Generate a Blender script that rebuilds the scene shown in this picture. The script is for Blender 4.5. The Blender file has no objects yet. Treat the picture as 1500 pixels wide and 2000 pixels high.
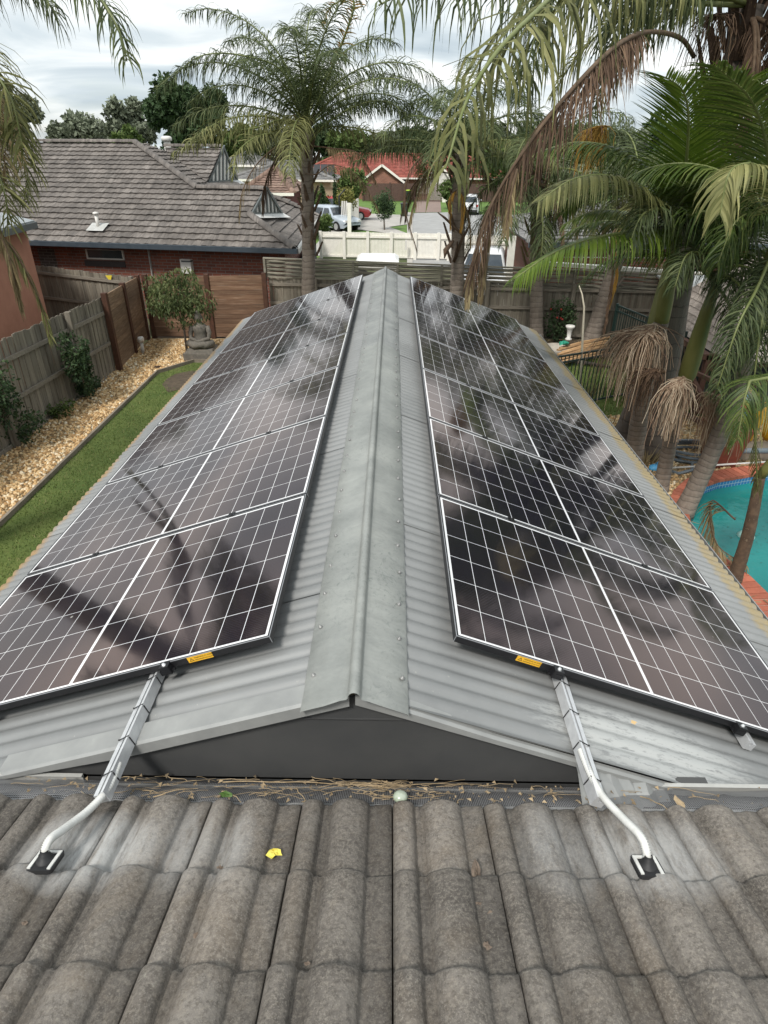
import bpy, math, random
from math import radians, sin, cos, tan, pi, sqrt, atan2
from mathutils import Vector as V, Matrix
random.seed(7)
S = bpy.context.scene
COL = S.collection

# ---------------------------------------------------------------- camera
CAM = V((.1077, 0, 1.471)); F = 1221.38
yaw, pit, rol = .0106, .5223, .007
fw = V((-sin(yaw)*cos(pit), cos(yaw)*cos(pit), -sin(pit)))
_rt = V((cos(yaw), sin(yaw), 0)); _up = _rt.cross(fw)
rt = _rt*cos(rol) + _up*sin(rol); up = -_rt*sin(rol) + _up*cos(rol)
cd = bpy.data.cameras.new('camera'); cam = bpy.data.objects.new('camera', cd); COL.objects.link(cam)
m = Matrix((rt, up, -fw)).transposed().to_4x4(); m.translation = CAM; cam.matrix_world = m
cd.sensor_fit = 'VERTICAL'; cd.sensor_height = 24; cd.lens = F/2000*24; cd.clip_start = .05; cd.clip_end = 2000
S.camera = cam

def at(x, y, Y=None, Z=None, X=None):
    'world point seen at photo pixel x,y on the plane Y=, Z= or X='
    d = fw + rt*((x-750)/F) - up*((y-1000)/F)
    if Y is not None: k = (Y-CAM.y)/d.y
    elif Z is not None: k = (Z-CAM.z)/d.z
    else: k = (X-CAM.x)/d.x
    return CAM + d*k
G = -3.2

# ---------------------------------------------------------------- world, sun
SUN_EL, SUN_AZ = radians(52), radians(-150)       # azimuth from +Y towards +X
w = bpy.data.worlds.new('World'); S.world = w; w.use_nodes = True
nt = w.node_tree; N = nt.nodes; L = nt.links
bg = N['Background']
sky = N.new('ShaderNodeTexSky'); sky.sky_type = 'NISHITA'; sky.sun_disc = False
sky.sun_elevation = SUN_EL; sky.sun_rotation = SUN_AZ; sky.air_density = 1.2; sky.dust_density = 2
tc = N.new('ShaderNodeTexCoord'); sp = N.new('ShaderNodeSeparateXYZ'); L.new(tc.outputs['Generated'], sp.inputs[0])
mx = N.new('ShaderNodeMath'); mx.operation = 'MAXIMUM'; L.new(sp.outputs[2], mx.inputs[0]); mx.inputs[1].default_value = 0
ad = N.new('ShaderNodeMath'); ad.operation = 'ADD'; L.new(mx.outputs[0], ad.inputs[0]); ad.inputs[1].default_value = .16
dv = N.new('ShaderNodeVectorMath'); dv.operation = 'DIVIDE'; L.new(tc.outputs['Generated'], dv.inputs[0])
cb = N.new('ShaderNodeCombineXYZ'); L.new(ad.outputs[0], cb.inputs[0]); L.new(ad.outputs[0], cb.inputs[1]); cb.inputs[2].default_value = 1
L.new(cb.outputs[0], dv.inputs[1])
def wnoise(sc, det, off, rough=.55, dist=.3):
    mp = N.new('ShaderNodeMapping'); L.new(dv.outputs[0], mp.inputs[0]); mp.inputs['Location'].default_value = off
    mp.inputs['Scale'].default_value = (1, 1.15, 0)
    n = N.new('ShaderNodeTexNoise'); L.new(mp.outputs[0], n.inputs['Vector']); n.inputs['Scale'].default_value = sc
    n.inputs['Detail'].default_value = det; n.inputs['Roughness'].default_value = rough; n.inputs['Distortion'].default_value = dist
    return n
def wramp(src, stops):
    r = N.new('ShaderNodeValToRGB'); L.new(src, r.inputs[0]); e = r.color_ramp.elements
    while len(e) < len(stops): e.new(.5)
    for el, (p, c) in zip(e, stops): el.position = p; el.color = (*c, 1)
    return r
n1 = wnoise(.95, 9, (3.1, 1.7, 0), .52, .6); n2 = wnoise(.45, 6, (7.3, 2.2, 0))
cloud = wramp(n1.outputs['Fac'], [(.30, (.42, .50, .56)), (.44, (.60, .67, .71)), (.54, (.82, .86, .87)), (.66, (1.1, 1.1, 1.08))])
cover = wramp(n2.outputs['Fac'], [(.28, (.62, .62, .62)), (.42, (.97, .97, .97))])
sc_ = N.new('ShaderNodeVectorMath'); sc_.operation = 'SCALE'; L.new(cloud.outputs[0], sc_.inputs[0]); sc_.inputs['Scale'].default_value = 6.6
mixs = N.new('ShaderNodeMix'); mixs.data_type = 'RGBA'
L.new(cover.outputs[0], mixs.inputs['Factor']); L.new(sky.outputs[0], mixs.inputs['A']); L.new(sc_.outputs[0], mixs.inputs['B'])
L.new(mixs.outputs['Result'], bg.inputs['Color']); bg.inputs['Strength'].default_value = .1
sl = bpy.data.lights.new('sun', 'SUN'); sl.energy = 1.9; sl.angle = radians(12); sl.color = (1, .96, .9)
so = bpy.data.objects.new('sun', sl); COL.objects.link(so)
sd = V((sin(SUN_AZ)*cos(SUN_EL), cos(SUN_AZ)*cos(SUN_EL), sin(SUN_EL)))
so.rotation_euler = (-sd).to_track_quat('-Z', 'Y').to_euler()
S.view_settings.view_transform = 'Standard'; S.view_settings.look = 'None'; S.view_settings.exposure = .92; S.view_settings.gamma = 1
S.render.engine = 'CYCLES'
S.cycles.max_bounces = 6; S.cycles.diffuse_bounces = 3; S.cycles.transparent_max_bounces = 8; S.cycles.caustics_reflective = False; S.cycles.caustics_refractive = False

# ---------------------------------------------------------------- materials
class NB:
    def __init__(s, name):
        s.m = bpy.data.materials.new(name); s.m.use_nodes = True; s.t = s.m.node_tree; s.N = s.t.nodes; s.L = s.t.links
        s.p = s.N['Principled BSDF']; s.out = s.N['Material Output']
    def n(s, typ, **kw):
        o = s.N.new(typ)
        for k, v in kw.items(): setattr(o, k, v)
        return o
    def link(s, a, b): s.L.new(a, b)
    def coord(s, kind='Object', scale=None):
        c = s.n('ShaderNodeTexCoord').outputs[kind]
        if scale:
            mp = s.n('ShaderNodeMapping'); s.link(c, mp.inputs[0]); mp.inputs['Scale'].default_value = scale; c = mp.outputs[0]
        return c
    def noise(s, c, scale, det=4, rough=.6, dist=0):
        o = s.n('ShaderNodeTexNoise'); s.link(c, o.inputs['Vector']); o.inputs['Scale'].default_value = scale
        o.inputs['Detail'].default_value = det; o.inputs['Roughness'].default_value = rough; o.inputs['Distortion'].default_value = dist
        return o.outputs['Fac']
    def ramp(s, f, stops):
        r = s.n('ShaderNodeValToRGB'); s.link(f, r.inputs[0]); e = r.color_ramp.elements
        while len(e) < len(stops): e.new(.5)
        for el, (p, c) in zip(e, stops):
            el.position = p; el.color = (*c, 1) if isinstance(c, (tuple, list)) else (c, c, c, 1)
        return r.outputs[0]
    def math(s, op, a, b=None, clamp=False):
        o = s.n('ShaderNodeMath', operation=op); o.use_clamp = clamp
        for i, x in enumerate((a, b)):
            if x is None: continue
            if isinstance(x, (int, float)): o.inputs[i].default_value = x
            else: s.link(x, o.inputs[i])
        return o.outputs[0]
    def mix(s, f, a, b, mode='MIX'):
        o = s.n('ShaderNodeMix', data_type='RGBA', blend_type=mode)
        for k, x in (('Factor', f), ('A', a), ('B', b)):
            i = o.inputs[k] if k != 'Factor' else o.inputs[0]
            if k != 'Factor': i = [q for q in o.inputs if q.name == k and q.type == 'RGBA'][0]
            if isinstance(x, (int, float)): i.default_value = x if k == 'Factor' else (x, x, x, 1)
            elif isinstance(x, (tuple, list)): i.default_value = (*x, 1)
            else: s.link(x, i)
        return [q for q in o.outputs if q.type == 'RGBA'][0]
    def attr(s, name='tint'):
        o = s.n('ShaderNodeAttribute', attribute_name=name); return o.outputs['Fac']
    def bump(s, h, st=.3, dist=.01):
        o = s.n('ShaderNodeBump'); o.inputs['Strength'].default_value = st; o.inputs['Distance'].default_value = dist
        s.link(h, o.inputs['Height']); s.link(o.outputs[0], s.p.inputs['Normal']); return o
    def setc(s, c): s.link(c, s.p.inputs['Base Color'])
    def sep(s, c):
        o = s.n('ShaderNodeSeparateXYZ'); s.link(c, o.inputs[0]); return o.outputs
    def tinted(s, c, k=1.0):
        'multiply colour by 1 + k*tint'
        v = s.math('ADD', s.math('MULTIPLY', s.attr(), k), 1)
        o = s.n('ShaderNodeVectorMath', operation='SCALE'); s.link(c, o.inputs[0]); s.link(v, o.inputs['Scale']); return o.outputs[0]

def M(name, c1, c2=None, scale=6, rough=.8, det=4, bump=0, bscale=None, metal=0, tint=0, stretch=None, spec=.5, thr=(.35, .65), coat=0, c3=None):
    b = NB(name); b.p.inputs['Roughness'].default_value = rough; b.p.inputs['Metallic'].default_value = metal
    b.p.inputs['Specular IOR Level'].default_value = spec; b.p.inputs['Coat Weight'].default_value = coat
    if c2 is None: c2 = tuple(x*.86 for x in c1)
    co = b.coord('Object', stretch)
    f = b.noise(co, scale, det)
    st = [(thr[0], c1), (thr[1], c2)]
    if c3: st.append((min(.98, thr[1]+.12), c3))
    c = b.ramp(f, st)
    if tint: c = b.tinted(c, tint)
    b.setc(c)
    if bump: b.bump(b.noise(co, bscale or scale*4, 3), bump)
    return b.m

# ---------------------------------------------------------------- mesh builder
class MB:
    def __init__(s): s.v = []; s.f = []; s.mi = []; s.ti = []; s.sm = []
    def face(s, pts, mi=0, ti=0., sm=False):
        i = len(s.v); s.v += [tuple(p) for p in pts]; s.f.append(tuple(range(i, i+len(pts)))); s.mi.append(mi); s.ti.append(ti); s.sm.append(sm)
    def grid(s, rows, mi=0, ti=0., sm=True, closed=False, cap=False):
        i0 = len(s.v); n = len(rows[0])
        for r in rows: s.v += [tuple(p) for p in r]
        for a in range(len(rows)-1):
            for b in range(n if closed else n-1):
                c = (b+1) % n
                s.f.append((i0+a*n+b, i0+a*n+c, i0+(a+1)*n+c, i0+(a+1)*n+b)); s.mi.append(mi); s.ti.append(ti(a, b) if callable(ti) else ti); s.sm.append(sm)
        if cap:
            t0 = ti if not callable(ti) else 0
            s.f.append(tuple(i0+k for k in range(n))[::-1]); s.f.append(tuple(i0+(len(rows)-1)*n+k for k in range(n)))
            s.mi += [mi]*2; s.ti += [t0]*2; s.sm += [False]*2
    def box(s, p0, p1, mi=0, ti=0., M4=None):
        x0, y0, z0 = p0; x1, y1, z1 = p1
        P = [V((x, y, z)) for z in (z0, z1) for y in (y0, y1) for x in (x0, x1)]
        if M4 is not None: P = [M4 @ p for p in P]
        i = len(s.v); s.v += [tuple(p) for p in P]
        for q in ((0, 2, 3, 1), (4, 5, 7, 6), (0, 1, 5, 4), (2, 6, 7, 3), (0, 4, 6, 2), (1, 3, 7, 5)):
            s.f.append(tuple(i+k for k in q)); s.mi.append(mi); s.ti.append(ti); s.sm.append(False)
    def beam(s, a, b, wd, ht, mi=0, ti=0., upv=(0, 0, 1)):
        'box of section wd x ht from a to b'
        a, b = V(a), V(b); d = (b-a); ln = d.length; d.normalize(); u = V(upv)
        x = d.cross(u)
        if x.length < 1e-4: x = d.cross(V((1, 0, 0)))
        x.normalize(); z = x.cross(d)
        m4 = Matrix((x, d, z)).transposed().to_4x4(); m4.translation = a
        s.box((-wd/2, 0, -ht/2), (wd/2, ln, ht/2), mi, ti, m4)
    def tube(s, pts, rad, n=8, mi=0, ti=0., cap=True):
        pts = [V(p) for p in pts]; R = rad if isinstance(rad, (list, tuple)) else [rad]*len(pts)
        rows = []; px = None
        for i, p in enumerate(pts):
            d = (pts[min(i+1, len(pts)-1)] - pts[max(i-1, 0)]).normalized()
            if px is None:
                px = d.cross(V((0, 0, 1)))
                if px.length < .1: px = d.cross(V((1, 0, 0)))
            px = (px - d*px.dot(d)).normalized(); py = d.cross(px)
            rows.append([p + (px*cos(2*pi*k/n) + py*sin(2*pi*k/n))*R[i] for k in range(n)])
        s.grid(rows, mi, ti, True, True, cap)
    def blob(s, c, r, seg=10, ring=7, mi=0, ti=0., jit=0):
        r = V(r) if not isinstance(r, (int, float)) else V((r, r, r)); rows = []
        for a in range(ring+1):
            th = pi*a/ring
            rows.append([V(c)+V((r.x*sin(th)*cos(2*pi*k/seg), r.y*sin(th)*sin(2*pi*k/seg), r.z*cos(th)))*(1+random.uniform(-jit, jit)) for k in range(seg)])
        s.grid(rows, mi, ti, True, True)
    def lathe(s, prof, c=(0, 0, 0), n=16, mi=0, ti=0.):
        rows = [[V(c)+V((r*cos(2*pi*k/n), r*sin(2*pi*k/n), z)) for k in range(n)] for r, z in prof]
        s.grid(rows, mi, ti, True, True)
    def build(s, name, mats, parent=None, xf=None):
        me = bpy.data.meshes.new(name); me.from_pydata(s.v if xf is None else [tuple(xf @ V(p)) for p in s.v], [], s.f)
        for mt in (mats if isinstance(mats, (list, tuple)) else [mats]): me.materials.append(mt)
        me.polygons.foreach_set('material_index', s.mi); me.polygons.foreach_set('use_smooth', s.sm)
        a = me.attributes.new('tint', 'FLOAT', 'FACE'); a.data.foreach_set('value', s.ti)
        me.update(); o = bpy.data.objects.new(name, me); COL.objects.link(o)
        if parent: o.parent = parent
        return o
def tag(o, label=None, cat=None, group=None, kind=None):
    if label: o['label'] = label
    if cat: o['category'] = cat
    if group: o['group'] = group
    if kind: o['kind'] = kind
    return o
def empty(name, loc, label, cat, group=None, rz=0):
    o = bpy.data.objects.new(name, None); o.empty_display_size = .1; COL.objects.link(o); o.location = loc; o.rotation_euler.z = rz
    return tag(o, label, cat, group)
def part(mb, name, mats, parent):
    'world-space mesh builder parented to an Empty with a pure translation / z rotation'
    bpy.context.view_layer.update() if False else None
    mw = Matrix.Translation(parent.location) @ Matrix.Rotation(parent.rotation_euler.z, 4, 'Z')
    if parent.type == 'MESH' and parent.parent: 
        pp = parent.parent; mw = (Matrix.Translation(pp.location) @ Matrix.Rotation(pp.rotation_euler.z, 4, 'Z')) @ mw
    return mb.build(name, mats, parent, mw.inverted())
def rnd(a, b): return random.uniform(a, b)

# ================================================================= MATERIALS (shared)
alu = M('aluminium', (.66, .67, .68), (.56, .57, .58), 30, .4, metal=.45)
black_metal = M('black_anodised', (.012, .012, .014), (.02, .02, .022), 20, .35, metal=.3)
black_rubber = M('black_rubber', (.015, .015, .016), None, 20, .6)
white_pl = M('white_plastic', (.72, .72, .69), (.6, .6, .57), 25, .45)
white_paint = M('white_paint', (.72, .70, .66), (.62, .60, .56), 5, .5)
# ================================================================= PATIO ROOF
TL, TR = .339, .375           # slopes left / right
AL, AR = .3269, .3589
Y0, Y1 = 1.5, 10.22
XL, XR = 2.29, 2.43
def zroof(x): return -.1 - (TL if x < 0 else TR)*abs(x)

def metal_mat(name, base, dark, worn):
    b = NB(name); co = b.coord('Object'); cs = b.coord('Object', (1, 8, 1))
    n1 = b.noise(co, 1.6, 5, .6); n2 = b.noise(cs, 2.2, 4, .6)
    c = b.ramp(n1, [(.3, dark), (.62, base)])
    c = b.mix(b.math('MULTIPLY', b.ramp(n2, [(.5, 0.), (.75, 1.)]), .35), c, tuple(x*.72 for x in base))
    n3 = b.noise(b.coord('Object', (2.5, 14, 2.5)), 7, 6, .75)
    sx = b.sep(b.n('ShaderNodeNewGeometry').outputs['Position'])
    # chalky white residue patch on the near right of the sheet
    dx = b.math('DIVIDE', b.math('SUBTRACT', sx[0], 1.12), .52); dy = b.math('DIVIDE', b.math('SUBTRACT', sx[1], 1.66), .17)
    rr = b.math('ADD', b.math('MULTIPLY', dx, dx), b.math('MULTIPLY', dy, dy))
    mask = b.math('MULTIPLY', b.math('SUBTRACT', 1, rr, True), 1.3, True)
    nn = b.ramp(b.math('ADD', n3, b.math('MULTIPLY', mask, .13)), [(.50, 0.), (.58, 1.)])
    c = b.mix(b.math('MULTIPLY', b.math('MULTIPLY', nn, mask), .7), c, worn)
    # scattered specks of dust and lichen
    n4 = b.noise(co, 55, 3, .6); c = b.mix(b.ramp(n4, [(.69, 0.), (.75, .5)]), c, (.42, .42, .38))
    ev = b.math('ADD', sx[0], b.math('MULTIPLY', b.noise(co, 2.2, 5, .7), .22))
    c = b.mix(b.math('MULTIPLY', b.ramp(b.math('SUBTRACT', ev, 2.0), [(.40, 0.), (.45, 1.)]), b.ramp(b.noise(co, 14, 4, .7), [(.3, .5), (.55, 1.)])), c, (.34, .27, .15))
    ev2 = b.math('SUBTRACT', b.math('MULTIPLY', b.noise(co, 2.2, 5, .7), .2), sx[0])
    c = b.mix(b.math('MULTIPLY', b.ramp(b.math('SUBTRACT', ev2, 2.0), [(.33, 0.), (.38, .8)]), b.math('GREATER_THAN', sx[1], 2.2)), c, (.36, .22, .08))
    c = b.tinted(c, 1)
    b.setc(c); b.p.inputs['Metallic'].default_value = .25; b.p.inputs['Roughness'].default_value = .46
    b.link(b.ramp(n1, [(.3, .55), (.7, .4)]), b.p.inputs['Roughness'])
    b.bump(b.noise(co, 9, 4), .12, .01)
    return b.m
sheet_m = metal_mat('weathered_grey_sheet', (.29, .295, .292), (.215, .221, .22), (.58, .59, .57))
barge_m = M('barge_grey', (.26, .265, .26), (.32, .325, .315), 6, .5, metal=.2, bump=.1, c3=(.42, .42, .40))
b = NB('galvanised_ridge'); co = b.coord('Object')
c = b.ramp(b.noise(co, 2.3, 7, .72), [(.30, (.18, .188, .186)), (.48, (.265, .273, .266)), (.66, (.36, .368, .35))])
sm = b.noise(b.coord('Object', (1.4, 1, 1)), 13, 5, .75, 3.5)
sxy = b.sep(b.n('ShaderNodeNewGeometry').outputs['Position'])
zone = b.ramp(b.noise(co, 1.1, 2), [(.42, 0.), (.62, 1.)])
c = b.mix(b.math('MULTIPLY', b.ramp(sm, [(.55, 0.), (.63, .7)]), zone), c, (.13, .15, .145))
c = b.mix(b.ramp(b.noise(co, 38, 4, .7, 1.5), [(.60, 0.), (.72, .4)]), c, (.38, .39, .34))
tone = b.math('LESS_THAN', sxy[1], 5.85)
c = b.mix(b.math('MULTIPLY', tone, .22), c, (.33, .345, .30), 'MIX')
b.setc(c); b.p.inputs['Metallic'].default_value = .25; b.p.inputs['Roughness'].default_value = .5
b.bump(b.noise(b.coord('Object', (1, 2.2, 1)), 3.5, 3), .35, .03)
ridge_m = b.m
gable_m = M('dark_gable_board', (.052, .053, .054), (.068, .068, .067), 3, .55, det=6, bump=.08)
timber_edge = M('roof_batten', (.22, .16, .1), (.14, .1, .07), 12, .9)

screw_m = M('screw_zinc', (.30, .30, .29), (.2, .2, .2), 60, .5, metal=.3)
patio = empty('patio_roof', (0, 5.8, G), 'long low gabled patio roof of weathered grey corrugated metal carrying the solar panels', 'roof')
PITCH = .076
def sheet(side, ya, yb, lift):
    t = TL if side < 0 else TR; XM = XL if side < 0 else XR
    mb = MB(); n = max(2, int(round((yb-ya)/PITCH*10))); xs = [.055, .5, 1.1, 1.7, XM+rnd(-.008, .008)]
    ny = 1/sqrt(1+t*t)
    rows = []
    for i in range(n+1):
        y = ya + (yb-ya)*i/n; ph = 2*pi*(y-Y0)/PITCH
        h = (1-2*abs(sin(ph/2))**4)*.0058 + lift
        rows.append([V((side*(x+h*t*ny), y, zroof(side*x)+h*ny)) for x in xs])
    if side > 0: rows = rows[::-1]
    mb.grid(rows, 0, rnd(-.09, .07), True)
    return mb
for side in (-1, 1):
    y = Y0+.012; k = 0; W_ = PITCH*10
    off = .0 if side < 0 else .35
    ys = [Y0+.012] + [Y0+.012+ (.62 if side<0 else 1.2) + W_*j for j in range(12)]
    ys = [q for q in ys if q < Y1-.2] + [Y1]
    for a, c2 in zip(ys, ys[1:]):
        part(sheet(side, a, c2+(.03 if c2 < Y1 else 0), .0035*(k % 2)+.0), 'roof_sheet', sheet_m, patio); k += 1

# foam/dirt and moss line under the right-hand eave of the sheet, gutter
mb = MB()
for side, XM in ((-1, XL), (1, XR)):
    x = side*(XM+.01); z = zroof(side*XM)-.03
    prof = [(0, 0), (0, -.1), (side*.115, -.1), (side*.115, -.005), (side*.108, -.005), (side*.108, -.093), (side*.007, -.093), (side*.007, 0)]
    if side > 0:
        mb.grid([[V((x-.05+a, yy, z-.02+c2)) for a, c2 in prof] for yy in (Y0, Y1+.05)], 0, 0, False, True, True)
part(mb, 'gutter', barge_m, patio)

# ridge capping: two lengths, rolled top, flat wings with screws
def capping(ya, yb, lift):
    mb = MB(); rows = []
    wing = .178
    for i in range(25):
        y = ya + (yb-ya)*i/24
        jit = lambda k: .0025*sin(y*9+k*2.1)+.002*sin(y*23+k)
        row = []
        rr = .021; wl, wr = wing, wing*1.0
        pts = [(-wl-.004, zroof(-wl)+.012+lift-.008), (-wl, zroof(-wl)+.014+lift+jit(1)), (-.1, zroof(-.1)+.02+lift+jit(2)), (-.045, zroof(-.03)+.018+lift), (-.027, zroof(0)+.012+lift)]
        for a in range(0, 9):
            th = pi - pi*a/8
            pts.append((rr*cos(th), -.082+lift+rr*1.25*sin(th)))
        pts += [(.027, zroof(0)+.012+lift), (.045, zroof(.03)+.018+lift), (.1, zroof(.1)+.02+lift+jit(3)), (wr, zroof(wr)+.014+lift+jit(4)), (wr+.004, zroof(wr)+.012+lift-.008)]
        rows.append([V((x-.002, y, z)) for x, z in pts])
    mb.grid(rows, 0, 0, True)
    return mb
cap1 = part(capping(Y0-.035, 5.93, .004), 'ridge_capping', ridge_m, patio)
cap2 = part(capping(5.86, Y1+.02, 0), 'ridge_capping', ridge_m, patio)
for side in (-1, 1):
    y = 1.62
    while y < Y1-.1:
        x = side*rnd(.148, .16); z = zroof(x)+.02+(.004 if y < 5.9 else 0)
        mb = MB(); t = (TL if side < 0 else TR)
        m4 = Matrix.Translation((x, y, z)) @ Matrix.Rotation(math.atan(t)*side, 4, 'Y')
        m4 = m4 @ Matrix.Scale(.72, 4)
        mb.lathe([(0, .0105), (.0055, .0105), (.006, .004), (.0105, .003), (.0115, -.003), (.0115, -.004)], n=9)
        mb.v = [tuple(m4 @ V(p)) for p in mb.v]
        part(mb, 'roof_screw', screw_m, patio)
        y += rnd(.19, .27) if y < 6 else .3

# barge flashings on the near gable
for side, off in ((-1, 0), (1, 0)):
    mb = MB(); rows = []
    xm = 1.34 if side < 0 else 1.16
    for i in range(13):
        x = side*(.02+(xm-.02)*i/12) if side < 0 else (.0+(xm)*i/12)
        z = zroof(x); kk = max(0, min(1, (1.34-abs(x))/.5)) if side < 0 else 1
        lift = .012 if side < 0 else .004 - .018*min(1, i/5)
        rows.append([V((x, Y0+.09, z+lift+.004)), V((x, Y0+.008, z+lift+.002)), V((x, Y0-.004, z+lift-.004)), V((x, Y0-.006, z-.006-.032*kk)), V((x, Y0+.004, z-.008-.037*kk))])
    mb.grid(rows, 0, 0, False); part(mb, 'barge_flashing', barge_m, patio)
mb = MB()      # loose crumpled end of the right flashing
rows = []
for i in range(9):
    x = .78 + i*.045
    rows.append([V((x, Y0+.06-.1*j, zroof(x)-.012-.03*j+.012*sin(i*2.2+j*1.7)+.008*j*rnd(-1, 1))) for j in range(3)])
mb.grid(rows, 0, 0, False); part(mb, 'barge_flashing', barge_m, patio)
# gable board of dark sheet, two pieces with a seam
mb = MB()
prof = []
xs = [-1.3, -.6, -.0, .6, 1.3]
mb.box((-1.25, Y0+.02, -.80), (1.3, Y0+.05, -.55))
top = [(-1.28, zroof(-1.28)-.02), (0, -.115), (1.22, zroof(1.22)-.02)]
for (xa, za), (xb, zb) in zip(top, top[1:]):
    mb.face([(xa, Y0+.02, -.56), (xb, Y0+.02, -.56), (xb, Y0+.02, zb), (xa, Y0+.02, za)])
part(mb, 'gable_board', gable_m, patio)
mb = MB()
mb.face([(-.33, Y0+.016, -.225), (.28, Y0+.016, -.232), (.28, Y0+.016, -.215), (0.0, Y0+.016, -.12), (-.28, Y0+.016, -.205)])
mb.box((-.34, Y0+.012, -.229), (.29, Y0+.0165, -.225))
part(mb, 'gable_trim', gable_m, patio)
# far gable, posts, beams so the roof stands
mb = MB()
mb.face([(-XL+.05, Y1-.05, zroof(-XL)-.03), (XR-.05, Y1-.05, zroof(XR)-.03), (0, Y1-.05, -.12)])
mb.beam((-2.05, Y0+.1, -.98), (-2.05, Y1-.1, -.98), .09, .18); mb.beam((2.15, Y0+.1, -1.06), (2.15, Y1-.1, -1.06), .09, .18)
part(mb, 'beam', gable_m, patio)
for x, z in ((-2.05, -1.07), (2.15, -1.15)):
    for y in (1.9, 4.6, 7.3, 10.0):
        mb = MB(); mb.box((x-.045, y-.045, G), (x+.045, y+.045, z)); part(mb, 'post', gable_m, patio)

# ================================================================= SOLAR PANELS
PW, PL, PG, TH = 1.134, 1.762, .018, .03
b = NB('solar_cells'); co = b.coord('Object'); s3 = b.sep(co)
# object space: x down the slope 0..PL, y along the roof 0..PW
mg = .020
def lines(v, period, off, half):
    f = b.math('ABSOLUTE', b.math('SUBTRACT', b.math('FRACT', b.math('DIVIDE', b.math('SUBTRACT', v, off), period)), .5))
    return b.math('GREATER_THAN', f, .5-half/period)
cx_ = (PL-2*mg)/16; cy_ = (PW-2*mg)/6
gx = lines(s3[0], cx_, mg, .0014); gy = lines(s3[1], cy_, mg, .0014)
mid = b.math('LESS_THAN', b.math('ABSOLUTE', b.math('SUBTRACT', s3[0], PL/2)), .0075)
ed = b.math('GREATER_THAN', b.math('MAXIMUM', b.math('SUBTRACT', b.math('ABSOLUTE', b.math('SUBTRACT', s3[0], PL/2)), PL/2-mg), b.math('SUBTRACT', b.math('ABSOLUTE', b.math('SUBTRACT', s3[1], PW/2)), PW/2-mg)), 0)
white = b.math('MAXIMUM', b.math('MAXIMUM', gx, gy), b.math('MAXIMUM', mid, ed))
bus = lines(s3[1], cy_/16, mg+cy_/32, .0007)
cellid = b.n('ShaderNodeTexWhiteNoise', noise_dimensions='2D')
cv = b.n('ShaderNodeCombineXYZ'); b.link(b.math('FLOOR', b.math('DIVIDE', b.math('SUBTRACT', s3[0], mg), cx_)), cv.inputs[0]); b.link(b.math('FLOOR', b.math('DIVIDE', b.math('SUBTRACT', s3[1], mg), cy_)), cv.inputs[1])
b.link(cv.outputs[0], cellid.inputs['Vector'])
c = b.ramp(cellid.outputs['Value'], [(0, (.006, .006, .010)), (1, (.011, .010, .017))])
c = b.mix(bus, c, (.05, .05, .056))
c = b.mix(white, c, (.78, .79, .80))
vz = b.n('ShaderNodeTexVoronoi'); b.link(b.n('ShaderNodeNewGeometry').outputs['Position'], vz.inputs['Vector']); vz.inputs['Scale'].default_value = 4.5
c = b.mix(b.math('MULTIPLY', b.ramp(vz.outputs['Distance'], [(.035, .8), (.055, 0.)]), b.math('GREATER_THAN', b.sep(vz.outputs['Color'])[0], .55)), c, (.45, .44, .40))
b.setc(c)
b.p.inputs['Specular IOR Level'].default_value = .5; b.p.inputs['Specular Tint'].default_value = (1, .64, .50, 1); b.p.inputs['IOR'].default_value = 2.0
dust = b.noise(b.coord('Object'), 3, 6, .7)
b.link(b.ramp(dust, [(.4, .065), (.75, .12)]), b.p.inputs['Roughness'])
cell_m = b.m
frame_m = M('black_frame', (.012, .012, .014), (.018, .018, .02), 20, .4, metal=.2)
edge_m = M('frame_edge', (.42, .43, .45), (.36, .37, .39), 20, .4, metal=.5)
yel = M('yellow_sticker', (.85, .48, .03), (.8, .44, .03), 20, .5)
ink = M('black_ink', (.02, .015, .01), None, 20, .6)

def panel_root(side, i):
    a = AL if side < 0 else AR; sl_ = .3599 if side < 0 else .3954; y = (1.8042 if side < 0 else 1.8499)+i*(PW+PG)
    X = V((side*cos(a), 0, -sin(a))); Yv = V((0, 1, 0)); Z = V((side*sin(a), 0, cos(a)))
    m4 = Matrix((X, Yv, Z)).transposed().to_4x4(); m4.translation = X*sl_ + V((0, y, 0))
    return m4
fr = MB()
e = .009
for (x0, y0, x1, y1) in ((0, 0, PL, e), (0, PW-e, PL, PW), (0, e, e, PW-e), (PL-e, e, PL, PW-e)):
    fr.box((x0, y0, -TH), (x1, y1, 0))
# bright bevelled arris along the frame's top edge
ar = MB()
for (x0, y0, x1, y1) in ((0, -.0006, PL, .0022), (0, PW-.0022, PL, PW+.0006), (-.0006, 0, .0022, PW), (PL-.0022, 0, PL+.0006, PW)):
    ar.box((x0, y0, -.0015), (x1, y1, .0008))
for (xx, yy) in ((0, 0), (PL, 0)):
    ar.box((xx-.001, yy-.001, -TH), (xx+.0012, yy+.0006, 0))
gl = MB(); gl.box((e, e, -.006), (PL-e, PW-e, -.0015))
fr_me = fr.build('frame', frame_m).data; ar_me = ar.build('frame_edge', edge_m).data; gl_me = gl.build('glass', cell_m).data
for o in list(COL.objects):
    if o.type == 'MESH' and o.data in (fr_me, ar_me, gl_me): bpy.data.objects.remove(o)
def flip(me):
    me = me.copy(); me.flip_normals(); return me
fr_l, ar_l, gl_l = flip(fr_me), flip(ar_me), flip(gl_me)
ordn = ['nearest', 'second', 'third', 'fourth', 'fifth', 'sixth', 'farthest']
clampm = MB(); clampm.box((-.02, -.014, -.02), (.02, .014, .004)); clampm.box((-.02, -.02, .0012), (.02, .02, .004)); clampm.lathe([(0, .009), (.006, .009), (.0065, .004)], n=6)
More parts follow.
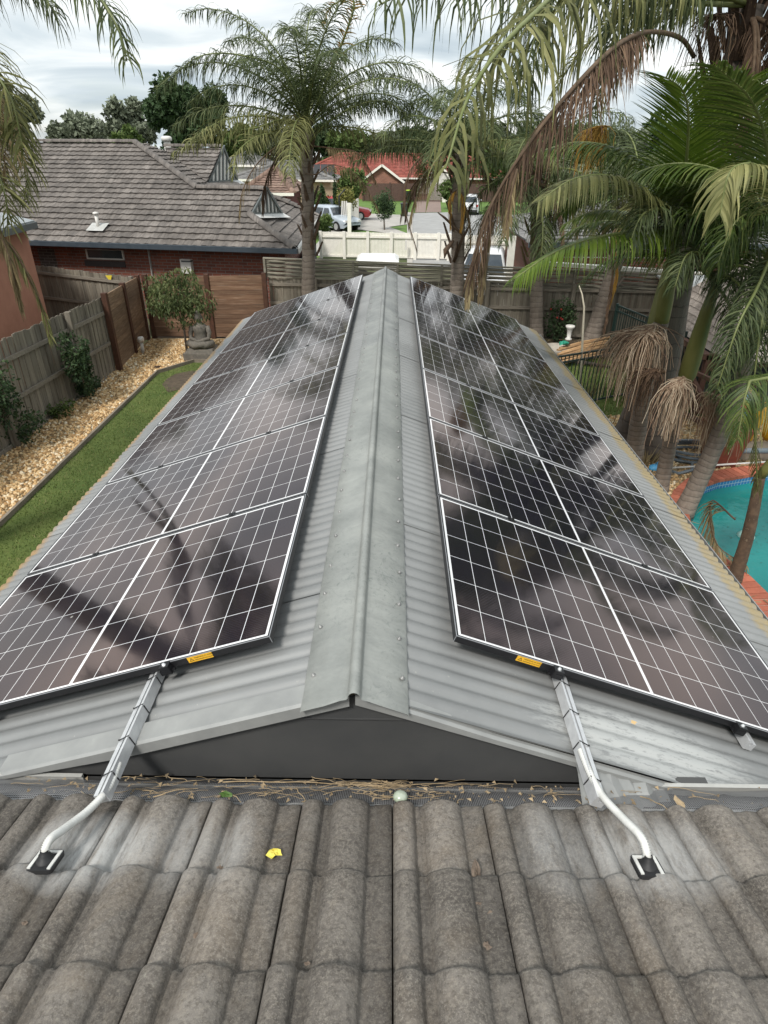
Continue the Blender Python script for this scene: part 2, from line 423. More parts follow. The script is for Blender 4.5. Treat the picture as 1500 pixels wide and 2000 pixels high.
cl_me = clampm.build('clamp', black_metal).data; bpy.data.objects.remove([o for o in COL.objects if o.type == 'MESH' and o.data == cl_me][0])
def text_mesh(txt, size):
    cu = bpy.data.curves.new('t', 'FONT'); cu.body = txt; cu.size = size; cu.extrude = .0002
    o = bpy.data.objects.new('t', cu); COL.objects.link(o); bpy.context.view_layer.update()
    me = bpy.data.meshes.new_from_object(o.evaluated_get(bpy.context.evaluated_depsgraph_get())); bpy.data.objects.remove(o); return me
for side, word in ((-1, 'left'), (1, 'right')):
    for i in range(7):
        m4 = panel_root(side, i)
        r = empty('solar_panel', (0, 0, 0), f'black framed solar panel, {ordn[i]} from the camera on the {word} slope of the grey roof', 'solar panel', 'solar panels in two rows on the grey metal roof')
        r.matrix_world = m4
        if side > 0:
            trio = (fr_me, ar_me, gl_me)
        else: trio = (fr_l, ar_l, gl_l)
        for nm, me in zip(('frame', 'frame_edge', 'glass'), trio):
            o = bpy.data.objects.new(nm, me); COL.objects.link(o); o.parent = r
        if i < 6:
            for cx in (.44, 1.3):
                o = bpy.data.objects.new('clamp', cl_me); COL.objects.link(o); o.parent = r; o.location = (cx, PW+PG/2, 0)
        if i == 0:
            for cx in (.44, 1.3):
                mb = MB(); mb.box((-.022, -.032, -.035), (.022, -.001, -.012)); mb.box((-.02, -.03, -.012), (.02, .006, .003)); mb.box((-.035, -.022, -.03), (-.022, -.01, -.024))
                mb.lathe([(0, .012), (.006, .012), (.007, .003), (.011, .003), (.011, .001)], (0, -.016, 0), 8, 1)
                o = mb.build('end_clamp', [black_metal, alu], r); o.location = (cx, 0, 0)
            # yellow warning sticker on the outer face of the frame
            sx0 = .245 if side < 0 else .265; w_ = .105; h_ = .026
            mb = MB(); mb.box((0, -.0016, -h_), (w_, -.0004, 0)); st = mb.build('warning_sticker', yel, r); st.location = (sx0, 0, -.0022)
            # writing: warning triangle and text
            def lay(me, x, z, nm):
                o = bpy.data.objects.new(nm, me); COL.objects.link(o); o.parent = st
                me.materials.clear(); me.materials.append(ink)
                if side > 0: o.matrix_local = Matrix.Translation((x, -.0019, z)) @ Matrix.Rotation(pi/2, 4, 'X')
                else:
                    o.matrix_local = Matrix.Translation((w_-x, -.0019, z)) @ Matrix.Scale(-1, 4, (1, 0, 0)) @ Matrix.Rotation(pi/2, 4, 'X')
            mb = MB(); tri = [(.006, .004), (.026, .004), (.016, .021)]; ins = [(.0095, .0062), (.0225, .0062), (.016, .0172)]
            for q in range(3):
                a_, b_ = tri[q], tri[(q+1) % 3]; c_, d_ = ins[(q+1) % 3], ins[q]
                mb.face([(a_[0], a_[1], 0), (b_[0], b_[1], 0), (c_[0], c_[1], 0), (d_[0], d_[1], 0)])
            mb.face([(.0153, .009, 0), (.0167, .009, 0), (.0167, .0145, 0), (.0153, .0145, 0)]); mb.face([(.0153, .0073, 0), (.0167, .0073, 0), (.0167, .0084, 0), (.0153, .0084, 0)])
            o = mb.build('warning_triangle', ink); me = o.data; bpy.data.objects.remove(o)
            lay(me, 0, -h_+.001, 'warning_triangle')
            lay(text_mesh('WARNING: PV STRING', .0083), .029, -.0105, 'lettering')
            lay(text_mesh('DISCONNECTION POINT', .0068), .029, -.0205, 'lettering')

# ---------------------------------------------------------------- rails
def rail(side, x, ya, yb, label):
    a = AL if side < 0 else AR
    t = TL if side < 0 else TR
    n = V((side*sin(a), 0, cos(a))); u = V((side*cos(a), 0, -sin(a)))
    base = V((side*x, 0, zroof(side*x))) + n*.0095
    r = empty('mounting_rail', base+V((0, ya, 0)), label, 'rail', 'aluminium rails under the solar panels')
    prof = [(-.021, 0), (.021, 0), (.021, .036), (.006, .036), (.006, .022), (-.006, .022), (-.006, .042), (-.014, .042), (-.014, .048), (-.021, .048)]
    mb = MB(); rows = [[base + u*p + n*(q+.002) + V((0, yy, 0)) for p, q in prof] for yy in (ya, yb)]
    mb.grid(rows, 0, 0, False, True, True)
    part(mb, 'extrusion', alu, r)
    mb = MB()
    y = ya+.075
    while y < 1.84:
        for p in (-.0222, .0212):
            c0 = base+u*p+V((0, y, 0)); mb.beam(c0+n*.003, c0+n*.044, .0025, .0035, upv=(0, 1, 0))
        mb.beam(base+u*-.023+n*.0515+V((0, y, 0)), base+u*.0225+n*.040+V((0, y, 0)), .004, .002)
        y += .145
    if ya < 1.6: part(mb, 'cable_tie', black_rubber, r)
    mb = MB(); y = ya+.3
    for yy in (2.0, 3.5, 5.0, 6.5, 8.0, 9.5):
        c0 = base+V((0, yy, 0)); mb.beam(c0-n*.02, c0+n*.002, .05, .04, upv=(0, 1, 0))
    part(mb, 'bracket', alu, r)
    return r
rail(-1, .80, 1.275, 9.9, 'long aluminium rail sticking out over the tiles from under the left panels')
rail(1, .79, 1.305, 9.95, 'long aluminium rail sticking out over the tiles from under the right panels')
rail(1, 1.615, 1.80, 9.95, 'lower rail whose short end shows under the nearest right panel')
rail(-1, 1.62, 1.83, 9.9, 'lower rail hidden under the left panels')

# ================================================================= HOUSE ROOF WE STAND ON
b = NB('foreground_concrete_tile'); co = b.coord('Object')
base = b.ramp(b.noise(co, 5, 6, .65), [(.3, (.092, .082, .073)), (.5, (.146, .131, .116)), (.7, (.21, .19, .168))])
spk = b.noise(co, 105, 4, .8); c = b.mix(b.ramp(spk, [(.48, 0.), (.6, .65)]), base, (.25, .225, .19))
dk = b.noise(co, 62, 6, .8); c = b.mix(b.ramp(dk, [(.48, 0.), (.62, .55)]), c, (.05, .043, .037))
br = b.noise(co, 3.1, 5, .7, .5); c = b.mix(b.ramp(br, [(.5, 0.), (.7, .35)]), c, (.165, .125, .085))
lich = b.noise(co, 16, 6, .8, 1); c = b.mix(b.ramp(lich, [(.62, 0.), (.68, .4)]), c, (.30, .285, .24))
vv = b.n('ShaderNodeTexVoronoi'); b.link(co, vv.inputs['Vector']); vv.inputs['Scale'].default_value = 130
c = b.mix(b.ramp(vv.outputs['Distance'], [(.12, .45), (.3, 0.)]), c, (.27, .25, .22))
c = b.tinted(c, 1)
s3 = b.sep(b.n('ShaderNodeNewGeometry').outputs['Position'])
def blobmask(x, y, rx, ry):
    dx = b.math('DIVIDE', b.math('SUBTRACT', s3[0], x), rx); dy = b.math('DIVIDE', b.math('SUBTRACT', s3[1], y), ry)
    return b.math('SUBTRACT', 1, b.math('ADD', b.math('MULTIPLY', dx, dx), b.math('MULTIPLY', dy, dy)), True)
msk = blobmask(-.78, 1.10, .24, .17)
for q in ((.90, 1.12, .26, .19), (-.50, 1.14, .12, .2), (.62, 1.12, .13, .2), (-.36, 1.12, .08, .16)): msk = b.math('MAXIMUM', msk, b.math('MULTIPLY', blobmask(*q), .8 if abs(q[0]) > .8 else .45))
wn = b.noise(b.coord('Object', (2.2, .5, 1)), 14, 5, .7)
c = b.mix(b.math('MULTIPLY', b.math('MULTIPLY', msk, b.ramp(wn, [(.33, .15), (.56, 1.)])), .9), c, (.44, .44, .43))
b.setc(c); b.p.inputs['Roughness'].default_value = .92; b.p.inputs['Specular IOR Level'].default_value = .25
bh = b.math('ADD', b.math('MULTIPLY', b.noise(co, 120, 4, .7), .6), b.noise(co, 18, 4, .6)); b.bump(bh, .55, .006)
fg_tile = b.m
def tile_h(u):
    'profile height over one 0.3 m tile, u in 0..1'
    if u < .005: return -.012
    if u < .245: return .002+.031*max(0, sin(pi*(u-.005)/.24))**.6
    if u < .26: return .000
    if u < .30: return .004*sin(pi*(u-.26)/.04)
    if u < .33: return 0
    if u < .755: return .041*max(0, sin(pi*(u-.33)/.425))**.62
    if u < .80: return 0
    if u < .84: return .004*sin(pi*(u-.80)/.04)+.001
    if u < .9: return .002
    if u < .995: return .007
    return -.012
US = [0, .006, .02, .045, .08, .115, .15, .19, .215, .235, .246, .26, .28, .30, .33, .338, .355, .38, .42, .47, .54, .61, .66, .70, .73, .747, .755, .80, .82, .84, .9, .91, .994, 1.0]
def profile_tint(u):  # tint across the profile: channels and roll sides darker, crests lighter
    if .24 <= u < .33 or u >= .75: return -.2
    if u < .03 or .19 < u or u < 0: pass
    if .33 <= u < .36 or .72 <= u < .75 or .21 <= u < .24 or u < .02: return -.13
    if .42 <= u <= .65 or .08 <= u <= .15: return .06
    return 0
home = empty('tiled_house', (0, -2, G), 'house with mottled grey-brown concrete tile roof filling the foreground', 'house')
mb = MB(); mbs = []
def ztile(y): return .056-.34*y-.050
for row in range(0, 11):
    yb = 1.317-.287*row; ya = yb-.287-.05
    for k in range(-13, 13):
        x0 = .128+.3*k; ti = rnd(-.16, .14); dz = rnd(-.002, .003); tw = rnd(-.004, .004); dy = rnd(-.004, .004); 
        rows = []
        yy = [ya, yb-.2, yb-.1, yb-.03, yb-.009, yb, yb+.002]
        for j, y in enumerate(yy):
            t = (y-ya)/(yb-ya)
            r_ = []
            for u in US:
                h = tile_h(u)*(1 if t > 0 else .9)+dz+tw*(u-.5)
                lift = .027*t
                ed_ = 0
                if j == 5: ed_ = -.0055
                if j == 6: ed_ = -.034 if .01 < u < .99 else -.01
                r_.append(V((x0+.2985*u+.0008, y+dy+.0012*sin(u*40+k), ztile(y)+h+lift+ed_)))
            rows.append(r_)
        mb.grid(rows[::-1], 0, (lambda a, b_, ti=ti: ti+(.14 if a == 1 else 0)+profile_tint(US[min(b_, len(US)-1)])), True)
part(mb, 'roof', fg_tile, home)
mb = MB(); mb.box((-3.8, -6, G), (3.9, .85, -.9)); mb.face([(-4, 1.28, -.47), (3.9, 1.28, -.47), (3.9, .8, -.9), (-4, .8, -.9)])
mb.face([(-4, -2, .45), (-4, 1.25, -.5), (4, 1.25, -.5), (4, -2, .45)][::-1])
brick_dummy = M('house_wall', (.25, .12, .08), (.2, .1, .07), 8, .9)
part(mb, 'wall', brick_dummy, home)
# gutter, with a pale outer lip
gut = M('gutter_paint', (.45, .45, .43), (.36, .36, .34), 9, .5, bump=.1)
mb = MB(); prof = [(1.505, -.543), (1.505, -.66), (1.36, -.66), (1.36, -.47), (1.352, -.47), (1.352, -.668), (1.513, -.668), (1.513, -.536), (1.497, -.536)]
mb2 = [[V((x, y, z)) for y, z in prof] for x in (-3.9, -1.02)]; mb.grid(mb2, 0, 0, False, True, True)
mb2 = [[V((x, y, z)) for y, z in prof] for x in (1.1, 3.9)]; mb.grid(mb2, 0, 0, False, True, True)
prof = [(1.492, -.57), (1.492, -.66), (1.36, -.66), (1.36, -.47), (1.352, -.47), (1.352, -.668), (1.499, -.668), (1.499, -.57)]
mb.grid([[V((x, y, z)) for y, z in prof] for x in (-1.018, 1.098)], 0, 0, False, True, True)
part(mb, 'gutter', gut, home)
# leaf-guard mesh: black woven mesh with real holes, over the gutter
b = NB('gutter_mesh'); uvn = b.n('ShaderNodeUVMap'); s3 = b.sep(b.coord('Object'))
gx = b.math('GREATER_THAN', b.math('ABSOLUTE', b.math('SUBTRACT', b.math('FRACT', b.math('DIVIDE', s3[0], .0062)), .5)), .33)
gy = b.math('GREATER_THAN', b.math('ABSOLUTE', b.math('SUBTRACT', b.math('FRACT', b.math('DIVIDE', b.math('SUBTRACT', s3[1], s3[2]), .0095)), .5)), .36)
al_ = b.math('MAXIMUM', gx, gy); b.link(al_, b.p.inputs['Alpha']); b.p.inputs['Base Color'].default_value = (.24, .24, .245, 1); b.p.inputs['Roughness'].default_value = .5
mesh_m = b.m
mb = MB(); rows = []
for i in range(161):
    x = -2.4+4.8*i/160
    fat = .02*max(0, min(1, (-x-.35)*2.5)) + .012*max(0, min(1, (x-.9)*3)) + .004*sin(x*11)+.003*sin(x*29)
    r_ = []
    for j in range(8):
        t = j/7; y = 1.30+.195*t; z = -.425-.125*t+ (.012+fat)*sin(pi*min(1, t*1.15)) - .012*(1-t)
        r_.append(V((x, y+.003*sin(x*17+j), z)))
    rows.append(r_)
mb.grid(rows[::-1], 0, 0, True); part(mb, 'gutter_guard', mesh_m, home)

mb = MB(); rows = []
for i in range(97):
    x = -2.4+4.8*i/96; rows.append([V((x, 1.28+.215*j/5, -.475-.105*j/5+.006*sin(x*31+j*2)+.004*sin(x*67+j))) for j in range(6)])
mb.grid(rows[::-1], 0, 0, True); part(mb, 'gutter_dark_sheet', M('gutter_dark_sheet', (.012, .011, .010), (.03, .026, .02), 30, .95, bump=.5), home)  # dark sheet added under the mesh to blacken the gutter inside
# litter caught on the guard
twig_m = M('dry_twig', (.38, .29, .18), (.25, .18, .1), 30, .85, tint=.6)
random.seed(11)
def ontile(x, y, h=0):
    nn_ = V((0, .34, 1)); P0 = V((0, 0, .016+h)); d = fw+rt*((x-750)/F)-up*((y-1000)/F); return CAM+d*((P0-CAM).dot(nn_)/d.dot(nn_))
def twig(cx, cy, ln, ang, mbx, r=.0016, arch=.01, n=7, z0=-.46):
    pts = []
    for i in range(n):
        t = i/(n-1)-.5; x = cx+cos(ang)*ln*t+.006*sin(i*2+cx*30); y = cy+sin(ang)*ln*t+.004*cos(i*1.7+cx*50)
        zz = max(-.425-.125*(y-1.30)/.195+.022, ztile(y)+.03 if y < 1.31 else -9)
        pts.append((x, y, zz+arch*(1-(2*t)**2)))
    mbx.tube(pts, [r*(1.1-.6*i/n) for i in range(n)], 5, 0, rnd(-.3, .5), False)
mb = MB()
for k in range(110):
    cx = random.gauss(-.1, .6) if k % 3 else random.gauss(.12, .12)
    twig(cx, rnd(1.36, 1.49), rnd(.03, .16), rnd(-.5, .5), mb, rnd(.0007, .0014), rnd(0, .008))
twig(-.18, 1.46, .62, -.03, mb, .0022, .01, 12); twig(.3, 1.47, .3, .06, mb, .0015, .008)
for k in range(260):
    x = random.gauss(.0, .8); y = rnd(1.34, 1.5); z = -.425-.125*(y-1.30)/.195+.022; a = rnd(0, 6.3); l = rnd(.006, .022)
    mb.face([(x, y, z), (x+cos(a)*l, y+sin(a)*l, z+rnd(-.002, .006)), (x+cos(a+.8)*l*.7, y+sin(a+.8)*l*.7, z+rnd(0, .008))], 0, rnd(-.9, .3))
lit = part(mb, 'twig_litter', twig_m, home); lit['kind'] = 'stuff'
mb = MB()
for i, (x, y, ang, ln) in enumerate([(-.18, 1.36, -1.1, .16), (-.62, 1.38, .5, .15), (-.42, 1.36, -.7, .12), (.35, 1.34, .9, .07), (1.02, 1.35, -1.2, .12)]):
    t1 = MB(); twig(x, y, ln, ang, t1, .002, .012)
    o = t1.build('twig', twig_m); tag(o, ['curved dry twig hanging over the tile edge left of the ridge end', 'dry twig by the left rail end', 'small dry twig between the left rail and the ridge', 'short curled twig right of the ridge end', 'dry twig beside the right conduit'][i], 'twig', 'dry twigs caught on the gutter guard')
# palm-leaf scrap and bark flake, leaves, glass float ball
leafy = M('yellow_leaf', (.72, .66, .12), (.6, .5, .08), 40, .6)
def crumpled(name, c, r, mat_, label, cat, seed, flat=.35, rag=.5):
    random.seed(seed); t1 = MB(); n = 11; rows = []
    for j in range(4):
        rr = j/3
        rows.append([V(c)+V((cos(2*pi*k/n)*r[0]*rr*(1+rnd(-rag, rag)*(j == 3)), sin(2*pi*k/n)*r[1]*rr*(1+rnd(-rag, rag)*(j == 3)), rnd(0, r[0]*flat)+.006)) for k in range(n)])
    t1.grid(rows, 0, 0, False, True); o = t1.build(name, mat_); return tag(o, label, cat)
crumpled('leaf', ontile(535, 1670, .005), (.022, .016), leafy, 'small ragged yellow leaf lying on the tiles left of centre', 'leaf', 3)
barkm = M('bark_scrap', (.17, .13, .1), (.1, .075, .055), 40, .9)
crumpled('bark_flake', ontile(932, 1712, .004), (.014, .035), barkm, 'curled brown bark flake standing in a tile channel right of centre', 'bark', 5, .8)
crumpled('leaf', at(440, 1556, Z=-.43), (.02, .012), M('green_leaf', (.06, .12, .02), None, 30, .6), 'small green leaf wedged under the gutter guard', 'leaf', 9)
crumpled('leaf', at(1325, 1570, Z=-.42), (.012, .03), twig_m, 'dry strap leaf poking from the gutter by the right conduit', 'leaf', 10)
crumpled('leaf', at(1237, 1413, Z=-.40), (.009, .009), M('dry_leaf', (.6, .42, .2), None, 30, .7), 'tiny tan leaf lying on the right metal slope', 'leaf', 12, .1)
for k, (px, py, rr) in enumerate([(50, 1805, .008), (385, 1830, .009), (430, 1697, .008), (260, 1650, .006), (958, 1790, .012), (935, 1770, .012), (600, 1885, .006), (950, 1850, .012)]):
    crumpled('bark_flake', ontile(px, py, .004), (rr, rr*.7), barkm, ['dark bark crumb at the left edge of the tiles', 'dark bark crumb in the left tile channel', 'bark crumb below the yellow leaf', 'tiny crumb near the left conduit', 'lowest crumb of the debris under the curled bark flake', 'crumb right under the curled bark flake', 'tiny crumb in the middle tile channel', 'crumb beside the centre-right tile roll'][k], 'bark', 40+k)
mb = MB(); c0 = at(782, 1556, Z=-.44); mb.blob(c0, (.026, .024, .018), 12, 8)
o = mb.build('plastic_cap', M('clear_green_plastic', (.45, .5, .42), (.3, .36, .25), 30, .25)); tag(o, 'small translucent greenish cap wedged in the gutter guard below the ridge', 'cap')

# ---------------------------------------------------------------- conduits and roof flashings
def conduit(pts, label, fl_label, flc):
    P = []
    n = 110
    for i in range(n+1):       # catmull-rom
        t = i/n*(len(pts)-1); k = min(int(t), len(pts)-2); t -= k
        p = [V(pts[max(0, min(len(pts)-1, k+j))]) for j in (-1, 0, 1, 2)]
        P.append(.5*((2*p[1])+(-p[0]+p[2])*t+(2*p[0]-5*p[1]+4*p[2]-p[3])*t*t+(-p[0]+3*p[1]-3*p[2]+p[3])*t**3))
    mb = MB(); mb.tube(P, [.0130 if i % 2 else .0098 for i in range(len(P))], 12)
    o = mb.build('corrugated_conduit', white_pl); tag(o, label, 'conduit', 'white corrugated conduits from the rails into the tile roof')
    z0 = flc.z
    r = empty('roof_flashing', flc, fl_label, 'flashing', 'cable entry flashings on the tiles')
    m4 = Matrix.Translation(flc) @ Matrix.Rotation(-math.atan(.34), 4, 'X') @ Matrix.Scale(.76, 4)
    def rr(mbx, w_, d_, za, zb, mi=0):
        q = []
        for sx, sy, a0 in ((1, 1, 0), (-1, 1, pi/2), (-1, -1, pi), (1, -1, 3*pi/2)):
            for k in range(4):
                a = a0+pi/2*k/3; q.append((sx*(w_-.015)+.015*cos(a), sy*(d_-.015)+.015*sin(a)))
        mbx.grid([[m4 @ V((x*s_, y*s_, z)) for x, y in q] for s_, z in ((1, za), (1, zb), (.0, zb+.0005))], mi, 0, False, True)
    mb = MB(); rr(mb, .050, .054, -.012, .004); part(mb, 'rubber_pad', black_rubber, r)
    mb = MB()
    w1, d1, w0 = .043, .046, .012
    for x0, y0, x1, y1 in ((-w1, d1-w0, w1, d1), (-w1, -d1, -w1+w0, d1-w0), (w1-w0, -d1, w1, d1-w0)):
        mb.box((x0, y0, .003), (x1, y1, .009), 0, 0, m4)
    part(mb, 'white_frame', white_pl, r)
    mb = MB(); mb.lathe([(.034, .004), (.03, .012), (.023, .016), (.021, .028), (.016, .034), (.0135, .046)], n=18); mb.v = [tuple(m4 @ V(p)) for p in mb.v]; part(mb, 'rubber_boot', black_rubber, r)
fl = V((-.862, 1.035, ztile(1.035)+.060)); fr_ = V((.858, 1.055, ztile(1.055)+.058))
conduit([(-.80, 1.40, -.33), (-.80, 1.31, -.335), (-.82, 1.22, -.318), (-.842, 1.13, -.275), (-.858, 1.07, -.247), (-.865, 1.037, -.278)], 'white corrugated conduit running from the left rail down to the tiles', 'black and white cable entry flashing on the left tiles', fl)
conduit([(.79, 1.5, -.35), (.795, 1.40, -.345), (.808, 1.31, -.335), (.83, 1.21, -.295), (.85, 1.11, -.25), (.86, 1.062, -.285)], 'white corrugated conduit running from the right rail down to the tiles', 'black and white cable entry flashing on the right tiles', fr_)
random.seed(21)
# ================================================================= GROUND
grass_m = M('grass', (.06, .095, .016), (.10, .13, .028), 1.3, .95, det=8, c3=(.13, .12, .05), bump=.5, bscale=60)
soil_m = M('soil', (.10, .075, .05), (.06, .045, .03), 9, .95, bump=.6, bscale=50, c3=(.15, .12, .08))
gravel_m = M('gravel_bed', (.30, .22, .12), (.42, .33, .2), 40, .9, bump=.8, bscale=60)
ground_m = M('ground_cover', (.07, .09, .03), (.12, .11, .06), .35, .95, det=8, bump=.3, bscale=20)
def sheetpoly(name, pts, z, mat_, kind='structure'):
    mb = MB(); mb.face([(x, y, z) for x, y in pts]); o = mb.build(name, mat_); o['kind'] = kind; return o
Ipx = [(1700, 905), (1560, 914), (1500, 921), (1440, 931), (1405, 937), (1375, 948), (1354, 968), (1345, 1000), (1352, 1030), (1372, 1054), (1400, 1076), (1425, 1094), (1465, 1124), (1500, 1158), (1600, 1260), (1750, 1420)]
I3 = [at(x, y, Z=G+.04) for x, y in Ipx]; I3 = I3 + [V((13, I3[-1].y, G+.04)), V((13, I3[0].y, G+.04))]
cen = V((9, 7.5, G+.04))
def offs(P, d):
    out = []; n = len(P)
    for i in range(n):
        t = (P[(i+1) % n]-P[i-1]).normalized(); nn_ = V((t.y, -t.x, 0))
        if (P[i]-cen).dot(nn_) < 0: nn_ = -nn_
        out.append(P[i]+nn_*d)
    return out
O3 = offs(I3, .30); H3 = offs(I3, .1)
from mathutils.geometry import tessellate_polygon
def sheethole(name, pts, z, mat_, kind='structure'):
    A_ = [V((x, y, z)) for x, y in pts]; B_ = [V((p.x, p.y, z)) for p in H3]; al = A_+B_; mb = MB()
    for t in tessellate_polygon([A_, B_]):
        q = [al[k] for k in t]
        if (q[1]-q[0]).cross(q[2]-q[0]).z < 0: q = q[::-1]
        mb.face(q)
    o = mb.build(name, mat_); o['kind'] = kind; return o
sheethole('ground', [(-500, -60), (500, -60), (500, 700), (-500, 700)], G-.012, ground_m)
sheethole('yard', [(-6.75, -6), (14, -6), (14, 18.3), (-6.75, 18.3)], G-.006, soil_m)
sheetpoly('lawn', [(-5.42, 2), (-1.5, 2), (-1.5, 15.4), (-4.9, 15.55), (-5.5, 14.6)], G+.02, grass_m)
sheetpoly('gravel', [(-6.75, 2), (-5.45, 2), (-5.53, 14.65), (-4.9, 15.62), (-2.2, 15.45), (-2.2, 18), (-6.8, 18)], G, gravel_m)
sheethole('gravel', [(3.3, .5), (13.8, .5), (13.8, 12.6), (3.3, 12.6)], G-.001, gravel_m)
sheetpoly('lawn', [(2.4, 12.2), (8.5, 12.2), (8.5, 16.6), (2.4, 16.6)], G+.004, grass_m)
# pebbles
O3xy = [(p.x, p.y) for p in O3]
peb_m = NB('pebbles'); c = peb_m.ramp(peb_m.attr(), [(0, (.20, .13, .06)), (.3, (.44, .27, .12)), (.6, (.60, .40, .19)), (.85, (.70, .54, .32)), (1, (.80, .72, .56))]); peb_m.setc(c); peb_m.p.inputs['Roughness'].default_value = .8; peb_m = peb_m.m
def inpoly(x, y, P):
    r = False; j = len(P)-1
    for i in range(len(P)):
        if (P[i][1] > y) != (P[j][1] > y) and x < (P[j][0]-P[i][0])*(y-P[i][1])/(P[j][1]-P[i][1])+P[i][0]: r = not r
        j = i
    return r
def pebbles(poly, n, r0, r1, z):
    mb = MB(); xs = [p[0] for p in poly]; ys = [p[1] for p in poly]
    while n > 0:
        x, y = rnd(min(xs), max(xs)), rnd(min(ys), max(ys))
        if not inpoly(x, y, poly) or inpoly(x, y, O3xy): continue
        n -= 1
        a = rnd(0, pi); rx = rnd(r0, r1); ry = rx*rnd(.55, 1); h = rx*rnd(.5, .9); t = rnd(0, 1); ca, sa = cos(a), sin(a)
        zz = z+rnd(-.005, .02)
        ring = [V((x+ca*u*rx-sa*v*ry, y+sa*u*rx+ca*v*ry, zz)) for u, v in ((1, 0), (.4, .9), (-.6, .7), (-1, -.1), (-.3, -.9), (.7, -.7))]
        top = [V((x+ca*u*rx*.5-sa*v*ry*.5+rnd(-.3, .3)*rx, y+sa*u*rx*.5+ca*v*ry*.5, zz+h)) for u, v in ((1, 0), (.4, .9), (-.6, .7), (-1, -.1), (-.3, -.9), (.7, -.7))]
        mb.grid([ring, top], 0, t, True, True); mb.face(top, 0, t, True)
    o = mb.build('pebbles', peb_m); o['kind'] = 'stuff'; return o
pebbles([(-6.7, 6.5), (-5.46, 6.5), (-5.55, 14.65), (-4.9, 15.65), (-3.2, 15.5), (-3.2, 17.8), (-6.75, 17.8)], 13000, .018, .042, G)
pebbles([(3.3, 4.5), (5.6, 4.5), (5.6, 9.4), (9, 9.4), (9, 12.2), (3.3, 12.2)], 9000, .015, .035, G)
# grass blades
blade_m = NB('grass_blade'); blade_m.setc(blade_m.ramp(blade_m.attr(), [(0, (.04, .075, .010)), (.5, (.085, .14, .02)), (.8, (.15, .19, .04)), (1, (.24, .20, .09))])); blade_m.p.inputs['Roughness'].default_value = .7; blade_m = blade_m.m
def blades(poly, n, z, h=.05, w_=.006, bare=None):
    mb = MB(); xs = [p[0] for p in poly]; ys = [p[1] for p in poly]
    while n > 0:
        x, y = rnd(min(xs), max(xs)), rnd(min(ys), max(ys))
        if not inpoly(x, y, poly): continue
        n -= 1
        if bare and (x-bare[0])**2+((y-bare[1])/1.6)**2 < bare[2]**2*rnd(.5, 1.2): continue
        a = rnd(0, 6.3); hh = h*rnd(.5, 1.2); l = rnd(-.03, .03); l2 = rnd(-.03, .03)
        mb.face([(x-cos(a)*w_, y-sin(a)*w_, z), (x+cos(a)*w_, y+sin(a)*w_, z), (x+l, y+l2, z+hh)], 0, rnd(0, 1))
    o = mb.build('grass', blade_m); o['kind'] = 'stuff'
blades([(-5.4, 6), (-2.5, 6), (-2.5, 15.3), (-4.9, 15.5), (-5.48, 14.6)], 36000, G+.02, .032, .005, (-4.75, 14.1, .42))
blades([(2.4, 12.2), (8, 12.2), (8, 16.5), (2.4, 16.5)], 14000, G, .09, .008, (4.2, 14.5, .5))
sheetpoly('bare_soil', [(-4.75+.42*cos(a*.5), 14.1+.75*sin(a*.5)*(1+.15*sin(a*3))) for a in range(13)], G+.026, soil_m)
edge_t = M('grey_timber', (.26, .22, .17), (.18, .15, .115), 8, .9, stretch=(1, .3, 1), bump=.3)
r = empty('garden_edging', (-5.45, 10, G), 'weathered timber edging between the gravel strip and the lawn', 'edging')
for a, c2 in (((-5.42, 2), (-5.44, 8.2)), ((-5.44, 8.2), (-5.53, 14.65)), ((-5.53, 14.65), (-4.9, 15.6)), ((-4.9, 15.6), (-2.4, 15.4))):
    mb = MB(); mb.beam((*a, G+.045), (*c2, G+.045), .045, .10); part(mb, 'board', edge_t, r)

# ================================================================= FENCES
def wood(name, c1, c2, c3, along='z', bumpk=.35):
    b = NB(name); st = {'z': (9, 9, .7), 'x': (.8, 9, 12), 'y': (9, .8, 12)}[along]
    co = b.coord('Object', st); c = b.ramp(b.noise(co, 2.2, 6, .7), [(.3, c1), (.52, c2), (.72, c3)])
    c = b.mix(b.ramp(b.noise(b.coord('Object'), 1.1, 4), [(.45, 0.), (.7, .5)]), c, tuple(q*.62 for q in c2))
    b.setc(b.tinted(c, 1)); b.p.inputs['Roughness'].default_value = .9; b.bump(b.noise(co, 5, 4), bumpk, .01); return b.m
pal_m = wood('weathered_paling', (.125, .105, .08), (.215, .19, .15), (.30, .275, .225))
palr_m = wood('weathered_rail', (.16, .14, .11), (.24, .21, .17), (.32, .29, .24), 'x')
slat_m = wood('weathered_screen', (.15, .14, .11), (.26, .24, .19), (.36, .34, .28), 'x')
